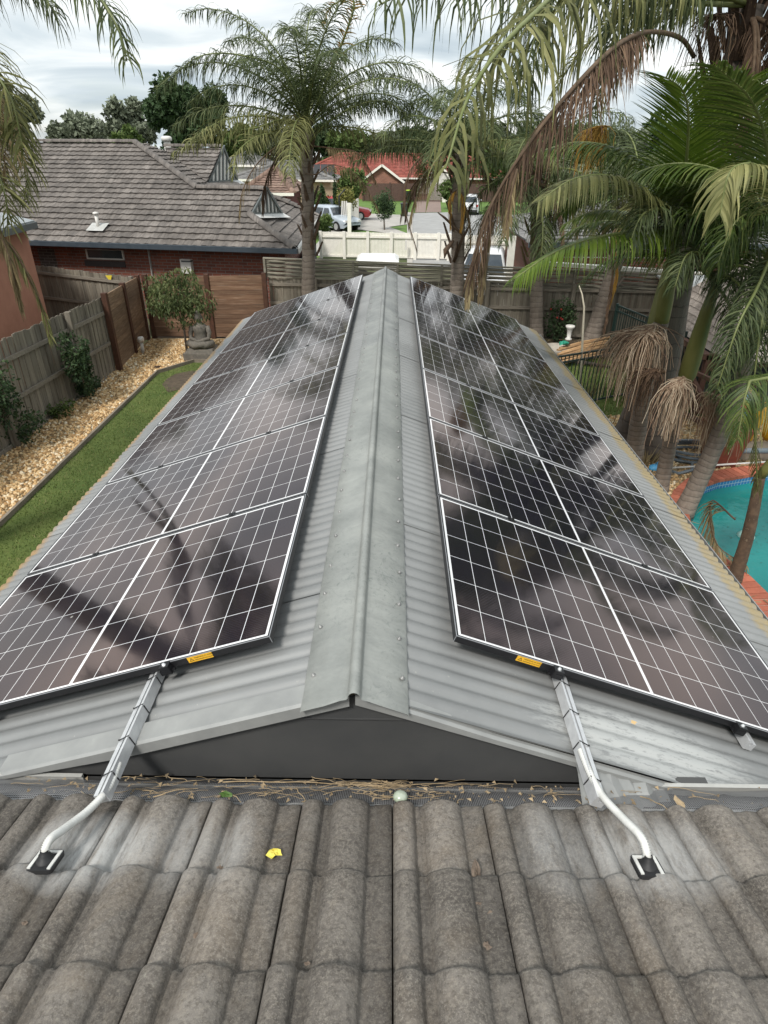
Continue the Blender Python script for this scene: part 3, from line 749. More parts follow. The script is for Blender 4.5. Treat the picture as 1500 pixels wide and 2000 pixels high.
def paling_fence(p0, p1, zt0, zt1, label, rails=(.25, .95, 1.55), posts=(), side=-1, rw=.035, zb=G):
    p0 = V((*p0, 0)); p1 = V((*p1, 0)); d = p1-p0; ln = d.length; d.normalize(); nn = V((d.y, -d.x, 0))*(-side)
    r = empty('paling_fence', (p0.x, p0.y, zb), label, 'fence')
    mb = MB(); s = 0; k = 0
    while s < ln:
        w_ = rnd(.085, .105); zt = zt0+(zt1-zt0)*s/ln+rnd(-.018, .018); o = nn*(.012*(k % 2)+rnd(0, .006)); ti = rnd(-.28, .22); tl = rnd(-.006, .006)
        a = p0+d*s-nn*.0+o; b2 = a+d*w_
        P = [a, b2, b2-nn*.014, a-nn*.014]
        mb.grid([[q+V((0, 0, zb)) for q in P], [q+V((tl, 0, zt)) for q in P]], 0, ti, False, True, True)
        s += w_+rnd(.001, .008) - .012*(k % 2); k += 1
    part(mb, 'palings', pal_m, r)
    for h in rails:
        mb = MB(); a = p0+nn*.045+V((0, 0, zb+h)); b2 = p1+nn*.045+V((0, 0, zb+h+(zt1-zt0)*.9)); mb.beam(a, b2, rw, .075, 0, rnd(-.1, .1)); part(mb, 'rail', palr_m, r)
    for s in posts:
        mb = MB(); a = p0+d*s+nn*.10+V((0, 0, zb)); mb.box((a.x-.055, a.y-.055, zb), (a.x+.055, a.y+.055, zt0+(zt1-zt0)*s/ln+.03), 0, -.1); part(mb, 'post', pal_m, r)
    return r
paling_fence((-6.92, 3.5), (-6.62, 14.75), -1.30, -1.47, 'weathered grey paling fence with exposed rails along the left gravel strip', (.14, .86, 1.55), (.8, 4.2, 6.8, 9.6), side=-1)
paling_fence((-10.4, 18.75), (-6.95, 18.2), -1.33, -1.6, 'weathered paling fence across the gap beside the pink rendered wall', (.3, 1.0, 1.68), (3.3,), side=-1)
paling_fence((-3.35, 18.32), (8.6, 18.32), -1.58, -1.72, 'long weathered rear paling fence behind the patio roof', (.2, .95, 1.45), (1.3, 3.7, 6.1, 8.5, 10.9), side=-1)
# woven slat screen on top of the rear fence
r = empty('fence_screen', (-3.4, 18.3, -1.6), 'woven horizontal slat screen fixed on top of the rear paling fence', 'screen')
bays = [-3.42+1.22*i for i in range(11)]
for i, (xa, xb) in enumerate(zip(bays, bays[1:])):
    zo = lambda x: -(x+3.4)*.028
    mb = MB()
    for j in range(9):
        rows = []; sgn = 1 if j % 2 else -1
        for q in range(9):
            t = q/8; x = xa+.02+(xb-xa-.04)*t; bl = sgn*.028*sin(2*pi*t*1.0)*1; z = -1.56+zo(x)+.052*j+.006*sgn*sin(pi*t)*1.5
            y = 18.27+bl
            rows.append([V((x, y-.004, z)), V((x, y-.004, z+.043+.006*sin(pi*t*2))), V((x, y+.004, z+.043)), V((x, y+.004, z))])
        mb.grid(rows, 0, rnd(-.3, .25), False, True)
    part(mb, 'slat_panel', slat_m, r)
    mb = MB(); mb.box((xa-.03, 18.21, -1.60+zo(xa)), (xa+.03, 18.26, -1.07+zo(xa)), 0, -.15); part(mb, 'post', slat_m, r)
mb = MB(); mb.beam((-3.45, 18.27, -1.065), (8.8, 18.27, -1.065-.34), .09, .035, 0, .15); part(mb, 'capping', slat_m, r)
# brown stained panels
brown_x = wood('brown_stained_board', (.10, .056, .034), (.175, .102, .062), (.28, .19, .13), 'x')
brown_y = wood('brown_stained_board_side', (.12, .075, .045), (.20, .13, .08), (.32, .235, .16), 'y')
post_m = M('rust_brown_post', (.085, .035, .018), (.055, .022, .012), 9, .7)
def brown_panels(pts, mat_, label, grp=None):
    r = empty('stained_fence', (pts[0][0], pts[0][1], G), label, 'fence', grp)
    for (xa, ya, za), (xb, yb, zb) in zip(pts, pts[1:]):
        mb = MB(); a = V((xa, ya, 0)); c2 = V((xb, yb, 0)); n = 13
        for j in range(n):
            z0 = G+.05; z1 = za; z = z0+(z1-z0)*(j+.5)/n; hh = (z1-z0)/n*.94
            mb.beam(a+V((0, 0, z)), c2+V((0, 0, z+(zb-za)*j/n)), .03+.004*(j % 2), hh, 0, rnd(-.22, .22) + (.15 if j == n-1 else 0))
        part(mb, 'boards', mat_, r)
    for x, y, z in pts:
        mb = MB(); mb.box((x-.06, y-.06, G), (x+.06, y+.06, z+.05)); part(mb, 'post', post_m, r)
brown_panels([(-6.52, 14.86, -1.42), (-6.68, 16.35, -1.46), (-6.86, 17.85, -1.52)], brown_y, 'brown stained board fence panels standing sideways at the end of the gravel strip')
brown_panels([(-6.7, 17.98, -1.52), (-5.0, 18.0, -1.50), (-3.42, 18.02, -1.46)], brown_x, 'brown stained board fence panels facing the camera behind the weeping tree')

# ================================================================= TILED ROOF TOOL
def tile_mat(name, c1, c2, c3, streak=.4):
    b = NB(name); co = b.coord('Object')
    c = b.ramp(b.noise(co, 1.2, 6, .65), [(.3, c1), (.5, c2), (.7, c3)])
    st = b.noise(b.coord('Object', (9, .6, .6)), 1.6, 5, .7); c = b.mix(b.ramp(st, [(.42, 0.), (.62, streak)]), c, tuple(q*.5 for q in c1))
    c = b.mix(b.ramp(b.noise(co, 14, 4, .7), [(.58, 0.), (.7, .35)]), c, c3)
    b.setc(b.tinted(c, 1)); b.p.inputs['Roughness'].default_value = .9; b.bump(b.noise(co, 25, 3), .3, .01); return b.m
def uvplane(P, e):
    'plane frame: P origin, e eave direction (unit), s up-slope'
    return P, e
def on_plane(px_, py_, P, n):
    d = fw + rt*((px_-750)/F) - up*((py_-1000)/F); k = (P-CAM).dot(n)/d.dot(n); return CAM+d*k
def tiled(poly, e, name, mats, parent, exp=.32, tw=.30, prof=(0, .6, 1, .7, .1, 0), amp=.016, step=.042):
    'poly: coplanar world points (roughly convex); e: eave direction; rows of lapped tiles'
    n = V((0, 0, 0))
    for i in range(len(poly)): n += (poly[i]-poly[0]).cross(poly[(i+1) % len(poly)]-poly[0])
    n.normalize(); n = n if n.z > 0 else -n
    e = (e-n*e.dot(n)).normalized(); s = n.cross(e)
    if s.z < 0: s = -s
    Q = [((p-poly[0]).dot(e), (p-poly[0]).dot(s)) for p in poly]
    def interval(v):
        xs = []
        for i in range(len(Q)):
            (u0, v0), (u1, v1) = Q[i], Q[(i+1) % len(Q)]
            if (v0 <= v < v1) or (v1 <= v < v0): xs.append(u0+(u1-u0)*(v-v0)/(v1-v0))
        return (min(xs), max(xs)) if len(xs) > 1 else None
    vmin, vmax = min(q[1] for q in Q), max(q[1] for q in Q)
    mb = MB(); nv = int((vmax-vmin)/exp)+1; K = len(prof)
    for r_ in range(nv):
        va = vmin+exp*r_; vb = min(va+exp+.02, vmax)
        ia, ib = interval(va+1e-3), interval(vb-1e-3)
        if not ia or not ib: continue
        lo, hi = min(ia[0], ib[0]), max(ia[1], ib[1])
        k0, k1 = int(math.floor(lo/tw))-1, int(math.ceil(hi/tw))+1
        off = 0
        for k in range(k0, k1):
            u0 = k*tw+off
            if u0+tw < lo or u0 > hi: continue
            ti = rnd(-.22, .2); dz = rnd(-.004, .004)
            rowA, rowB, rowC = [], [], []
            for j in range(K+1):
                u = u0+tw*j/K; h = amp*prof[j % K]+dz
                ua = min(max(u, ia[0]), ia[1]); ub = min(max(u, ib[0]), ib[1])
                rowC.append(poly[0]+e*ua+s*va+n*(h-.012)); rowA.append(poly[0]+e*ua+s*va+n*(h+step)); rowB.append(poly[0]+e*ub+s*vb+n*(h*1.0))
            if (rowA[-1]-rowA[0]).length < .01 and (rowB[-1]-rowB[0]).length < .01: continue
            mb.grid([rowC, rowA], 0, ti-.45, False); mb.grid([rowA, rowB], 0, ti, True)  # front faces tinted darker: shade at each course step painted in
    # under-sheet so nothing shows between courses
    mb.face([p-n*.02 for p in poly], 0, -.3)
    return part(mb, name, mats, parent)
def caps(a, b_, parent, mat_, r_=.09, ln=.36, name='ridge_tiles'):
    mb = MB(); a, b_ = V(a), V(b_); d = b_-a; n = max(1, int(d.length/ln)); d.normalize(); x = d.cross(V((0, 0, 1))).normalized(); z = x.cross(d)
    for i in range(n):
        p0 = a+(b_-a)*(i/n); p1 = a+(b_-a)*((i+1.06)/n); ti = rnd(-.2, .2)
        rows = []
        for p, rr in ((p0, r_*1.12), (p0, r_*1.12), (p1, r_)):
            rows.append([p+x*cos(t)*rr*1.25+z*(sin(t)*rr+.02) for t in [pi*q/7 for q in range(8)]])
        rows[0] = [q*.0+p0+V((0, 0, .0)) for q in rows[0]]
        mb.grid(rows, 0, ti, True)
    return part(mb, name, mat_, parent)
def brick_mat(name, c1, c2, mortar, sc=1, axis='xz', extra=None):
    b = NB(name); s3 = b.sep(b.coord('Object')); cv = b.n('ShaderNodeCombineXYZ')
    u = b.math('ADD', s3[0], b.math('MULTIPLY', s3[1], .9)) if axis == 'xy' else (s3[0] if axis == 'xz' else s3[1])
    b.link(u, cv.inputs[0]); b.link(s3[2], cv.inputs[1])
    t = b.n('ShaderNodeTexBrick'); b.link(cv.outputs[0], t.inputs['Vector']); t.inputs['Scale'].default_value = 1/sc
    t.inputs['Brick Width'].default_value = .24; t.inputs['Row Height'].default_value = .086; t.inputs['Mortar Size'].default_value = .008
    t.inputs['Color1'].default_value = (*c1, 1); t.inputs['Color2'].default_value = (*c2, 1); t.inputs['Mortar'].default_value = (*mortar, 1); t.inputs['Bias'].default_value = -.1
    c = b.mix(b.ramp(b.noise(b.coord('Object'), 1.5, 5), [(.4, 0.), (.7, .35)]), t.outputs['Color'], tuple(q*.6 for q in c2))
    b.setc(c); b.p.inputs['Roughness'].default_value = .9; b.bump(t.outputs['Fac'], -.4, .01); return b.m
brick_r = brick_mat('dark_red_brick', (.25, .08, .05), (.15, .055, .04), (.2, .18, .16), axis='xy')
brick_o = brick_mat('orange_brick', (.30, .12, .075), (.22, .085, .055), (.3, .25, .2))
glass_dk = M('window_glass', (.03, .04, .05), (.05, .06, .07), 3, .08, spec=.8)
navy = M('navy_gutter', (.035, .05, .065), (.05, .065, .08), 6, .5)
tile_g = tile_mat('brown_grey_tile', (.105, .092, .083), (.158, .139, .124), (.23, .206, .187), .6)

# ================================================================= LEFT NEIGHBOUR HOUSE
zE = -.95
gL, gR = at(-120, 466, Z=zE), at(575, 488, Z=zE)
house = empty('brick_house', (-6, 24, G), 'brick house with weathered brown-grey tiled roof and navy gutter behind the left fences', 'house')
e = (gR-gL).normalized(); nb = V((-e.y, e.x, 0)); pt = radians(23)
nF = (V((0, 0, cos(pt))) - nb*sin(pt)).normalized()
pF = lambda x, y: on_plane(x, y, gL, nF)
A1, H1, H2, R2, C2 = pF(-120, 283), pF(264, 280), pF(386, 369), pF(497, 372), pF(575, 486)
# level the ridges
def lvl(p, z, n=nF, P0=gL):
    'slide p up/down the slope to height z'
    s = (V((0, 0, 1))-n*n.z).normalized(); return p+s*((z-p.z)/s.z)
G1 = pF(487, 421)
A1 = lvl(A1, H1.z); zr2 = (H2.z+R2.z)/2; H2, R2 = lvl(H2, zr2), lvl(R2, zr2)
R2 = H2+e*((G1-H2).dot(e))
LM = H2-e*((H2-A1).dot(e))
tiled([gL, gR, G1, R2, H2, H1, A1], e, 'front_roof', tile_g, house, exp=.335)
# east face of the upper hip and of the lower wing
nE1 = (H2-H1).cross(nb).normalized(); nE1 = nE1 if nE1.z > 0 else -nE1
pE1 = lambda x, y: on_plane(x, y, H1, nE1)
v0, v1 = pE1(325, 298), pE1(404, 357)
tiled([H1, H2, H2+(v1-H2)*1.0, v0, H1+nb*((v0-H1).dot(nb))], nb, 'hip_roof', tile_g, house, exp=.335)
nF2 = (v1-v0).cross(e).normalized(); nF2 = nF2 if nF2.z > 0 else -nF2
pF2 = lambda x, y: on_plane(x, y, v0, nF2)
r2a, r2b = pF2(322, 289), pF2(434, 289); r2a = lvl(r2a, r2b.z, nF2)
b2 = pF2(404, 357)
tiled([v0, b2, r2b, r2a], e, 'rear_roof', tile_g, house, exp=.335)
farE = at(622, 424, Z=zE)
C2 = V((gR.x, gR.y, zE))
nE = (farE-C2).cross(G1-C2).normalized(); nE = nE if nE.z > 0 else -nE
pE = lambda x, y: on_plane(x, y, C2, nE)
g2_ = on_plane(515, 404, C2, nE); q1, q2 = pE(475, 366), pE(560, 388)
k_ = (R2-g2_).dot(e); g2_ = g2_+e*k_; g2_ = g2_-nE*((g2_-C2).dot(nE))
eE = (farE-C2).normalized()
tiled([C2, farE, q2, q1, g2_, G1], eE, 'side_roof', tile_g, house, exp=.335)
mb = MB(); mb.face([H2, R2, q1]); mb.face([H2, q1, b2]); mb.face([R2, g2_, q1]); mb.face([b2, q1, on_plane(462, 352, r2b, e)]); part(mb, 'roof_valley', tile_g, house)
for a, c3 in ((A1, H1), (H1, H2), (H2, R2), (G1, C2), (r2a, r2b), (q1, farE)): caps(a+V((0, 0, .02)), c3+V((0, 0, .02)), house, tile_g)
# gablets
def gablet(apex, bl_, br_, nm):
    mb = MB(); apex, bl_, br_ = V(apex), V(bl_), V(br_); out = e*.03
    mb.face([apex, bl_, br_]); t1 = part(mb, 'gablet', white_paint, house)
    mb = MB()
    for i in range(1, 8):
        t = i/8; p = bl_+(br_-bl_)*t; k = 1-abs(2*t-1); top = p+(apex-(bl_+br_)/2)*k*.97
        mb.beam(p+out, top+out, .05*(bl_-br_).length/1.4, .02, upv=e)
    part(mb, 'batten', navy2, t1)
    for a_, b_ in ((apex, bl_), (apex, br_), (bl_, br_)):
        mb = MB(); mb.beam(a_+out*1.3, b_+out*1.3, .09, .05, upv=e); part(mb, 'barge_board', navy2, t1)
    mb = MB(); m_ = (bl_+br_)/2; mb.face([bl_+V((0, 0, .03))-nb*.15, br_+V((0, 0, .03))+nb*.15, br_+e*.35+V((0, 0, -.10)), bl_+e*.35+V((0, 0, -.10))-nb*.1]); part(mb, 'flashing', M('white_flashing', (.6, .6, .58), None, 5, .6), t1)
navy2 = M('grey_green_trim', (.12, .135, .13), (.09, .10, .10), 9, .6)
apx = r2b+e*.02+V((0, 0, .02)); gb1 = on_plane(405, 357, apx, e); gb2 = on_plane(462, 352, apx, e)
gablet(apx, gb1, gb2, 1)
ap2 = R2+e*.06+V((0, 0, .08)); gablet(ap2, G1+e*.06+V((0, 0, .05)), g2_+e*.06+V((0, 0, .05)), 2)
print('GAB', G1, R2, g2_, q1, q2)
# walls, eaves, gutter, window
wl = gL+nb*.45; wr = gR+nb*.45-e*.45
mb = MB(); T = V((0, 0, 0))
fe = farE-eE*.3
wpoly = [V((p.x, p.y, 0)) for p in (wl, wr, fe-e*.4, fe-e*5, wl+nb*9)]
for i in range(len(wpoly)):
    a, c3 = wpoly[i], wpoly[(i+1) % len(wpoly)]; mb.face([a+V((0, 0, G)), c3+V((0, 0, G)), c3+V((0, 0, zE-.02)), a+V((0, 0, zE-.02))])
part(mb, 'wall', brick_r, house)
mb = MB(); mb.face([gL+V((0, 0, -.03)), gR+V((0, 0, -.03)), gR+V((0, 0, -.03))+nb*.5, gL+V((0, 0, -.03))+nb*.5]); part(mb, 'eave_lining', navy2, house)
mb = MB(); mb.beam(gL-nb*.06+V((0, 0, -.03)), gR-nb*.06+V((0, 0, -.03))+e*.1, .12, .13); part(mb, 'gutter', navy, house)
mb = MB(); mb.beam(gR+e*.1+V((0, 0, -.03)), farE+V((0, 0, -.03)), .10, .13); part(mb, 'gutter', gut, house)
mb = MB(); mb.face([gR+e*.1+V((0,0,-.05)), farE+V((0,0,-.05)), farE-e*.5+V((0,0,-.05)), gR-e*.4+V((0,0,-.05))]); part(mb, 'eave_lining', navy2, house)
def wallpt(px_, py_): return on_plane(px_, py_, wl-nb*.01, nb)
def wrect(x0, y0, x1, y1, off, name, mat_, par):
    a, c3 = wallpt(x0, y0), wallpt(x1, y1); a = V((a.x, a.y, a.z)); u0, u1 = (a-wl).dot(e), (c3-wl).dot(e)
    mb = MB(); bp = V((wl.x, wl.y, 0))
    P = [bp+e*u+V((0, 0, z))-nb*off for u, z in ((u0, c3.z), (u1, c3.z), (u1, a.z), (u0, a.z))]
    mb.face(P[::1]); Q = [p+nb*(off+.05) for p in P]
    for i in range(4): mb.face([P[i], Q[i], Q[(i+1) % 4], P[(i+1) % 4]])
    return part(mb, name, mat_, par)
wf = wrect(167, 486, 244, 508, .05, 'window', white_paint, house); wrect(171, 487, 241, 505, .055, 'pane', glass_dk, wf)
wrect(165, 508, 246, 522, .03, 'window_sill', M('dark_brick_sill', (.06, .05, .05), None, 12, .8), house)
wrect(355, 505, 379, 533, .16, 'meter_box', white_paint, house); wrect(358, 507, 376, 511, .163, 'meter_slot', navy2, house)
wrect(289, 485, 300, 540, .07, 'downpipe', gut, house)
wrect(72, 484, 117, 540, .015, 'wall_patch', brick_mat('sooty_brick', (.09, .075, .07), (.06, .05, .045), (.2, .19, .17), axis='xy'), house)
# flue on the roof
fp = pF(193, 448)
mb = MB(); mb.tube([fp, fp+V((0, 0, .42))], .05, 10); mb.lathe([(.05, 0), (.09, .0), (.085, .05), (.02, .07)], fp+V((0, 0, .42)), 10); t1 = part(mb, 'flue_pipe', white_paint, house)
mb = MB(); mb.face([fp-e*.28-nb*.22+nF*.09-V((0, 0, .095)), fp+e*.28-nb*.22+nF*.09-V((0, 0, .095)), fp+e*.28+nb*.2+nF*.09+V((0, 0, .085)), fp-e*.28+nb*.2+nF*.09+V((0, 0, .085))]); part(mb, 'flashing', gut, house)
cp = H1+nb*1.5+e*.5; cp.z = H1.z
mb = MB(); mb.tube([cp-V((0, 0, .4)), cp+V((0, 0, .1))], .13, 12); mb.lathe([(.13, .1), (.2, .1), (.2, .22), (.14, .26), (.0, .27)], cp, 12); part(mb, 'roof_cowl', white_paint, house)

# grey fence panel at the end of that house
gf = M('dark_grey_board', (.12, .13, .14), (.085, .095, .10), 6, .6)
mb = MB(); a = at(602, 503, Z=-2.6); 
r = empty('steel_fence', (-2.9, 24, G), 'dark grey sheet metal fence between the tiled house and the white fence', 'fence')
p0, p1 = V((-2.9, 22, 0)), V((-3.75, 33.6, 0))
mb = MB(); n = 60
for i in range(n):
    q0, q1 = p0+(p1-p0)*(i/n), p0+(p1-p0)*((i+1)/n); o_ = V((.03*(i % 2), 0, 0)); mb.face([q0+o_+V((0, 0, G)), q1+o_+V((0, 0, G)), q1+o_+V((0, 0, -1.7)), q0+o_+V((0, 0, -1.7))])
    mb.face([q1+V((0, 0, G)), q1+V((.03, 0, G)), q1+V((.03, 0, -1.7)), q1+V((0, 0, -1.7))])
part(mb, 'sheet', gf, r); mb = MB(); mb.beam(p0+V((0.01, 0, -1.68)), p1+V((.01, 0, -1.68)), .08, .06); part(mb, 'top_rail', gf, r)

# ================================================================= PINK RENDERED HOUSE (far left)
pink = M('pink_render', (.42, .20, .13), (.36, .165, .105), 3, .92, det=7, bump=.2, bscale=80)
r = empty('rendered_house', (-10, 16, G), 'salmon pink rendered house with flat grey roof at the left edge', 'house')
kc = V((-8.1, 15.7, 0)); k1 = V((-13.5, 21.5, 0)); dd = (k1-kc).normalized(); k2 = kc+V((dd.y, -dd.x, 0))*-9 
k2 = at(-150, 485, Z=.05); k2 = V((k2.x, k2.y, 0)); k3 = k2+(k1-kc)
K = [kc, k1, k3, k2]; mb = MB()
cen = sum(K, V((0, 0, 0)))/4; ins = [p+(cen-p).normalized()*.35 for p in K]
for i in range(4):
    a, c3 = ins[i], ins[(i+1) % 4]; mb.face([a+V((0, 0, G)), c3+V((0, 0, G)), c3+V((0, 0, -.08)), a+V((0, 0, -.08))])
part(mb, 'wall', pink, r)
mb = MB(); mb.grid([[p+V((0, 0, -.10)) for p in K], [p+V((0, 0, .03)) for p in K]], 0, 0, False, True, True); part(mb, 'fascia', M('grey_fascia', (.10, .11, .11), None, 5, .6), r)
mb = MB(); i2 = [p+(cen-p).normalized()*.06 for p in K]; mb.grid([[p+V((0, 0, .031)) for p in i2], [p+V((0, 0, .06)) for p in i2]], 0, 0, False, True, True); part(mb, 'roof', M('pale_flat_roof', (.30, .32, .33), (.24, .26, .27), 3, .6), r)
random.seed(33)
# ================================================================= FAR STREET
asphalt = M('asphalt', (.27, .27, .265), (.34, .34, .335), 1.5, .9, det=7, bump=.2, bscale=30)
concrete = M('concrete', (.42, .40, .37), (.34, .325, .30), 1.5, .9, det=6)
paver = M('brick_paver', (.26, .19, .16), (.20, .15, .13), 4, .9)
def gpoly(name, px_, z, mat_):
    mb = MB(); mb.face([tuple(at(x, y, Z=z)) for x, y in px_]); o = mb.build(name, mat_); o['kind'] = 'structure'
sheetpoly('lawn', [(-20, 34), (40, 34), (40, 90), (-20, 90)], G+.002, M('street_lawn', (.08, .155, .025), (.12, .20, .04), .8, .95, det=7))
gpoly('road', [(806, 520), (806, 416), (905, 414), (1000, 427), (1080, 440), (1080, 520)], G+.02, asphalt)
gpoly('footpath', [(795, 520), (795, 414), (806, 415), (806, 520)], G+.06, concrete)
gpoly('driveway', [(697, 448), (700, 438), (720, 417), (795, 420), (795, 438), (760, 443), (794, 455), (794, 459)], G+.04, concrete)
gpoly('driveway', [(811, 415), (811, 391), (860, 391), (862, 414)], G+.03, paver)
gpoly('carpark', [(600, 498), (640, 450), (684, 452), (640, 500)], G+.03, concrete)
# white / cream picket fence
cream = M('cream_paint', (.84, .81, .74), (.76, .73, .66), 5, .6)
r = empty('slatted_fence', (0, 33.5, G), 'long cream vertical slat fence with posts closing the cul-de-sac', 'fence')
fa, fb = V((-3.5, 33.75, 0)), V((2.85, 33.35, 0))
def slatrun(a, c3, zt, n, par, gap=.12, mat_=cream, zb=G):
    mb = MB()
    for i in range(n):
        p = a+(c3-a)*((i+.5)/n); w_ = (c3-a).length/n*(1-gap); d = (c3-a).normalized()
        mb.beam(p+V((0, 0, zb+.05)), p+V((0, 0, zt)), w_, .02, 0, rnd(-.1, .1), upv=(d.y, -d.x, 0))
    return part(mb, 'slats', mat_, par)
zt = -1.97
slatrun(fa, fb, zt, 90, r)
for t in (0, .185, .37, .555, .74, .92): 
    p = fa+(fb-fa)*t; mb = MB(); mb.box((p.x-.07, p.y-.14, G), (p.x+.07, p.y-.02, zt+.04)); part(mb, 'post', cream, r)
for z in (zt-.2, zt-1.1): mb = MB(); mb.beam(fa+V((0, -.05, z)), fb+V((0, -.05, z)), .05, .09); part(mb, 'rail', cream, r)
p = at(793, 478, Y=33.2); mb = MB(); mb.box((p.x-.05, p.y-.1, p.z-.22), (p.x+.05, p.y, p.z+.22)); part(mb, 'latch_plate', white_paint, r)
# roller door / pale garage wall to the right of the slats
r = empty('cream_gate', (5, 33, G), 'wide cream panel gate to the right of the slatted fence', 'gate')
mb = MB(); mb.box((2.9, 33.2, G), (7.6, 33.3, -2.03)); part(mb, 'panel', cream, r)
for z in (-2.4, -2.8): mb = MB(); mb.box((2.9, 33.16, z-.04), (7.6, 33.2, z+.04)); part(mb, 'rail', M('cream_shade', (.55, .52, .45)), r)
for x in (2.86, 7.65): mb = MB(); mb.box((x-.08, 33.1, G), (x+.08, 33.35, -1.96)); part(mb, 'post', cream, r)
# trailer roof behind the rear fence
mb = MB(); a = at(738, 504, Y=27); r = empty('box_trailer', (a.x, 27, G), 'white covered trailer just showing over the rear fence', 'trailer')
mb.box((a.x-.75, 26.2, G+.6), (a.x+.75, 27.8, a.z-.03)); part(mb, 'body', white_paint, r)
mb = MB(); rows = [[V((a.x-.85, 26.1, a.z-.03)), V((a.x+.85, 26.1, a.z-.03)), V((a.x+.85, 27.9, a.z-.03)), V((a.x-.85, 27.9, a.z-.03))], [V((a.x-.7, 26.3, a.z+.09)), V((a.x+.7, 26.3, a.z+.09)), V((a.x+.7, 27.7, a.z+.09)), V((a.x-.7, 27.7, a.z+.09))]]
mb.grid(rows, 0, 0, False, True, True); part(mb, 'lid', M('trailer_lid', (.78, .78, .76), None, 5, .4), r)
for sx in (-.6, .6):
    mb = MB(); mb.tube([(a.x+sx, 26.05, G+.32), (a.x+sx, 26.25, G+.32)], .32, 14); part(mb, 'wheel', black_rubber, r)

# ---------------------------------------------------------------- cars
def car(loc, rz, col, label, L_=4.2, W_=1.75, H_=1.55, kind='hatch'):
    r = empty('parked_car', V(loc), label, 'car', None, rz)
    paint = M('car_paint_'+kind, col, tuple(q*.9 for q in col), 3, .3, coat=.6)
    def P(mb, nm, mt, par=None): return mb.build(nm, mt, par or r)
    h = H_; hw = W_/2
    # side profile stations along y (length), each: y, belt half width, belt z, sill z, roof half width, roof z
    st = [(-L_/2, .78, .62, .42, .78, .66), (-L_/2+.12, .9, .82, .25, .9, .86), (-L_/2+.35, 1, .92, .2, .93, .96), (-L_/2+.5, 1, .95, .2, .74, h-.12), (-L_/2+.9, 1, .95, .2, .72, h-.01), (-.1, 1, .94, .2, .72, h), (.45, 1, .93, .2, .74, h-.08), (.95, 1, .92, .2, .9, .96), (1.3, .97, .86, .2, .86, .90), (L_/2-.2, .9, .74, .22, .84, .78), (L_/2, .72, .55, .4, .72, .58)]
    rows = []
    for y, bw, bz, sz, rw, rz_ in st:
        b_ = bw*hw; q = rw*hw
        rows.append([V((-b_*.94, y, sz)), V((-b_, y, sz+.2)), V((-b_, y, bz*.85)), V((-b_*.97, y, bz)), V((-q, y, max(rz_-.06, bz+.005))), V((-q*.85, y, rz_)), V((0, y, rz_+.015)), V((q*.85, y, rz_)), V((q, y, max(rz_-.06, bz+.005))), V((b_*.97, y, bz)), V((b_, y, bz*.85)), V((b_, y, sz+.2)), V((b_*.94, y, sz))])
    mb = MB(); mb.grid(rows, 0, 0, True); mb.face(rows[0]); mb.face(rows[-1][::-1]); P(mb, 'body', paint)
    # glazing: panels set 4 mm proud
    def win(ps, nm):
        mb = MB(); mb.face(ps); P(mb, nm, glass_dk)
    zb = .97
    for s_ in (-1, 1):
        for ya, yb, y2, y3 in ((-L_/2+.62, -.12, -L_/2+.78, -.14), (-.04, .78, -.02, .42)):
            win([V((s_*(hw*.965+.004), ya, zb)), V((s_*(hw*.965+.004), yb, zb)), V((s_*(hw*.76+.012), y3, h-.13)), V((s_*(hw*.76+.012), y2, h-.13))], 'side_window')
    win([V((-hw*.80, -L_/2+.335, zb+.04)), V((hw*.80, -L_/2+.335, zb+.04)), V((hw*.64, -L_/2+.475, h-.14)), V((-hw*.64, -L_/2+.475, h-.14))], 'rear_window')
    win([V((-hw*.84, .965, zb+.01)), V((hw*.84, .965, zb+.01)), V((hw*.66, .485, h-.09)), V((-hw*.66, .485, h-.09))], 'windscreen')
    for sx in (-1, 1):
        for y in (-L_/2+.78, L_/2-.82):
            mb = MB(); mb.tube([(sx*(hw-.2), y, .32), (sx*(hw+.012), y, .32)], .32, 18); w = P(mb, 'wheel', black_rubber)
            mb = MB(); mb.tube([(sx*(hw+.013), y, .32), (sx*(hw+.02), y, .32)], .2, 12); 
            mb.build('rim', alu, w)
        mb = MB(); mb.box((sx*hw*.62-.13, L_/2-.09, .6), (sx*hw*.62+.13, L_/2-.0, .72)); P(mb, 'headlight', white_pl)
        mb = MB(); mb.box((sx*hw*.8-.09, -L_/2-.01, .68), (sx*hw*.8+.09, -L_/2+.16, .84)); P(mb, 'tail_light', red_l)
        mb = MB(); mb.box((sx*(hw+.05)-.07, .72, .98), (sx*(hw+.05)+.07, .82, 1.1)); P(mb, 'mirror', paint)
    mb = MB(); mb.box((-.26, -L_/2-.03, .48), (.26, -L_/2-.005, .6)); P(mb, 'number_plate', white_pl)
    mb = MB(); mb.box((-hw*.85, -L_/2-.03, .26), (hw*.85, -L_/2+.1, .44)); P(mb, 'bumper', black_rubber)
    return r
red_l = M('tail_lamp', (.35, .02, .02), None, 5, .3)
p = at(921, 421, Z=G); car((p.x, p.y+2.1, G), radians(-8), (.66, .67, .68), 'white hatchback parked on the lawn right of the road', kind='white')
p = at(700, 430, Z=G); car((p.x-1.2, p.y+.6, G), radians(-90), (.42, .02, .02), 'red car with roof bars parked on the driveway behind the round tree', kind='red', H_=1.65, L_=4.4)
p = at(652, 449, Z=G); car((p.x-.1, p.y+.4, G), radians(-135), (.42, .48, .54), 'silver-blue car parked behind the cream side fence', kind='silver', H_=1.5, L_=4.4)
p = at(832, 385, Z=G); car((p.x, p.y+3, G), radians(0), (.6, .6, .6), 'pale car parked behind the dark brown front gate', kind='gate')
p = at(955, 503, Y=23.5); rcar = car((p.x, 24.5, G+.02), radians(170), (.70, .70, .70), 'white car with purple streamers seen over the rear fence', kind='near', H_=1.6)

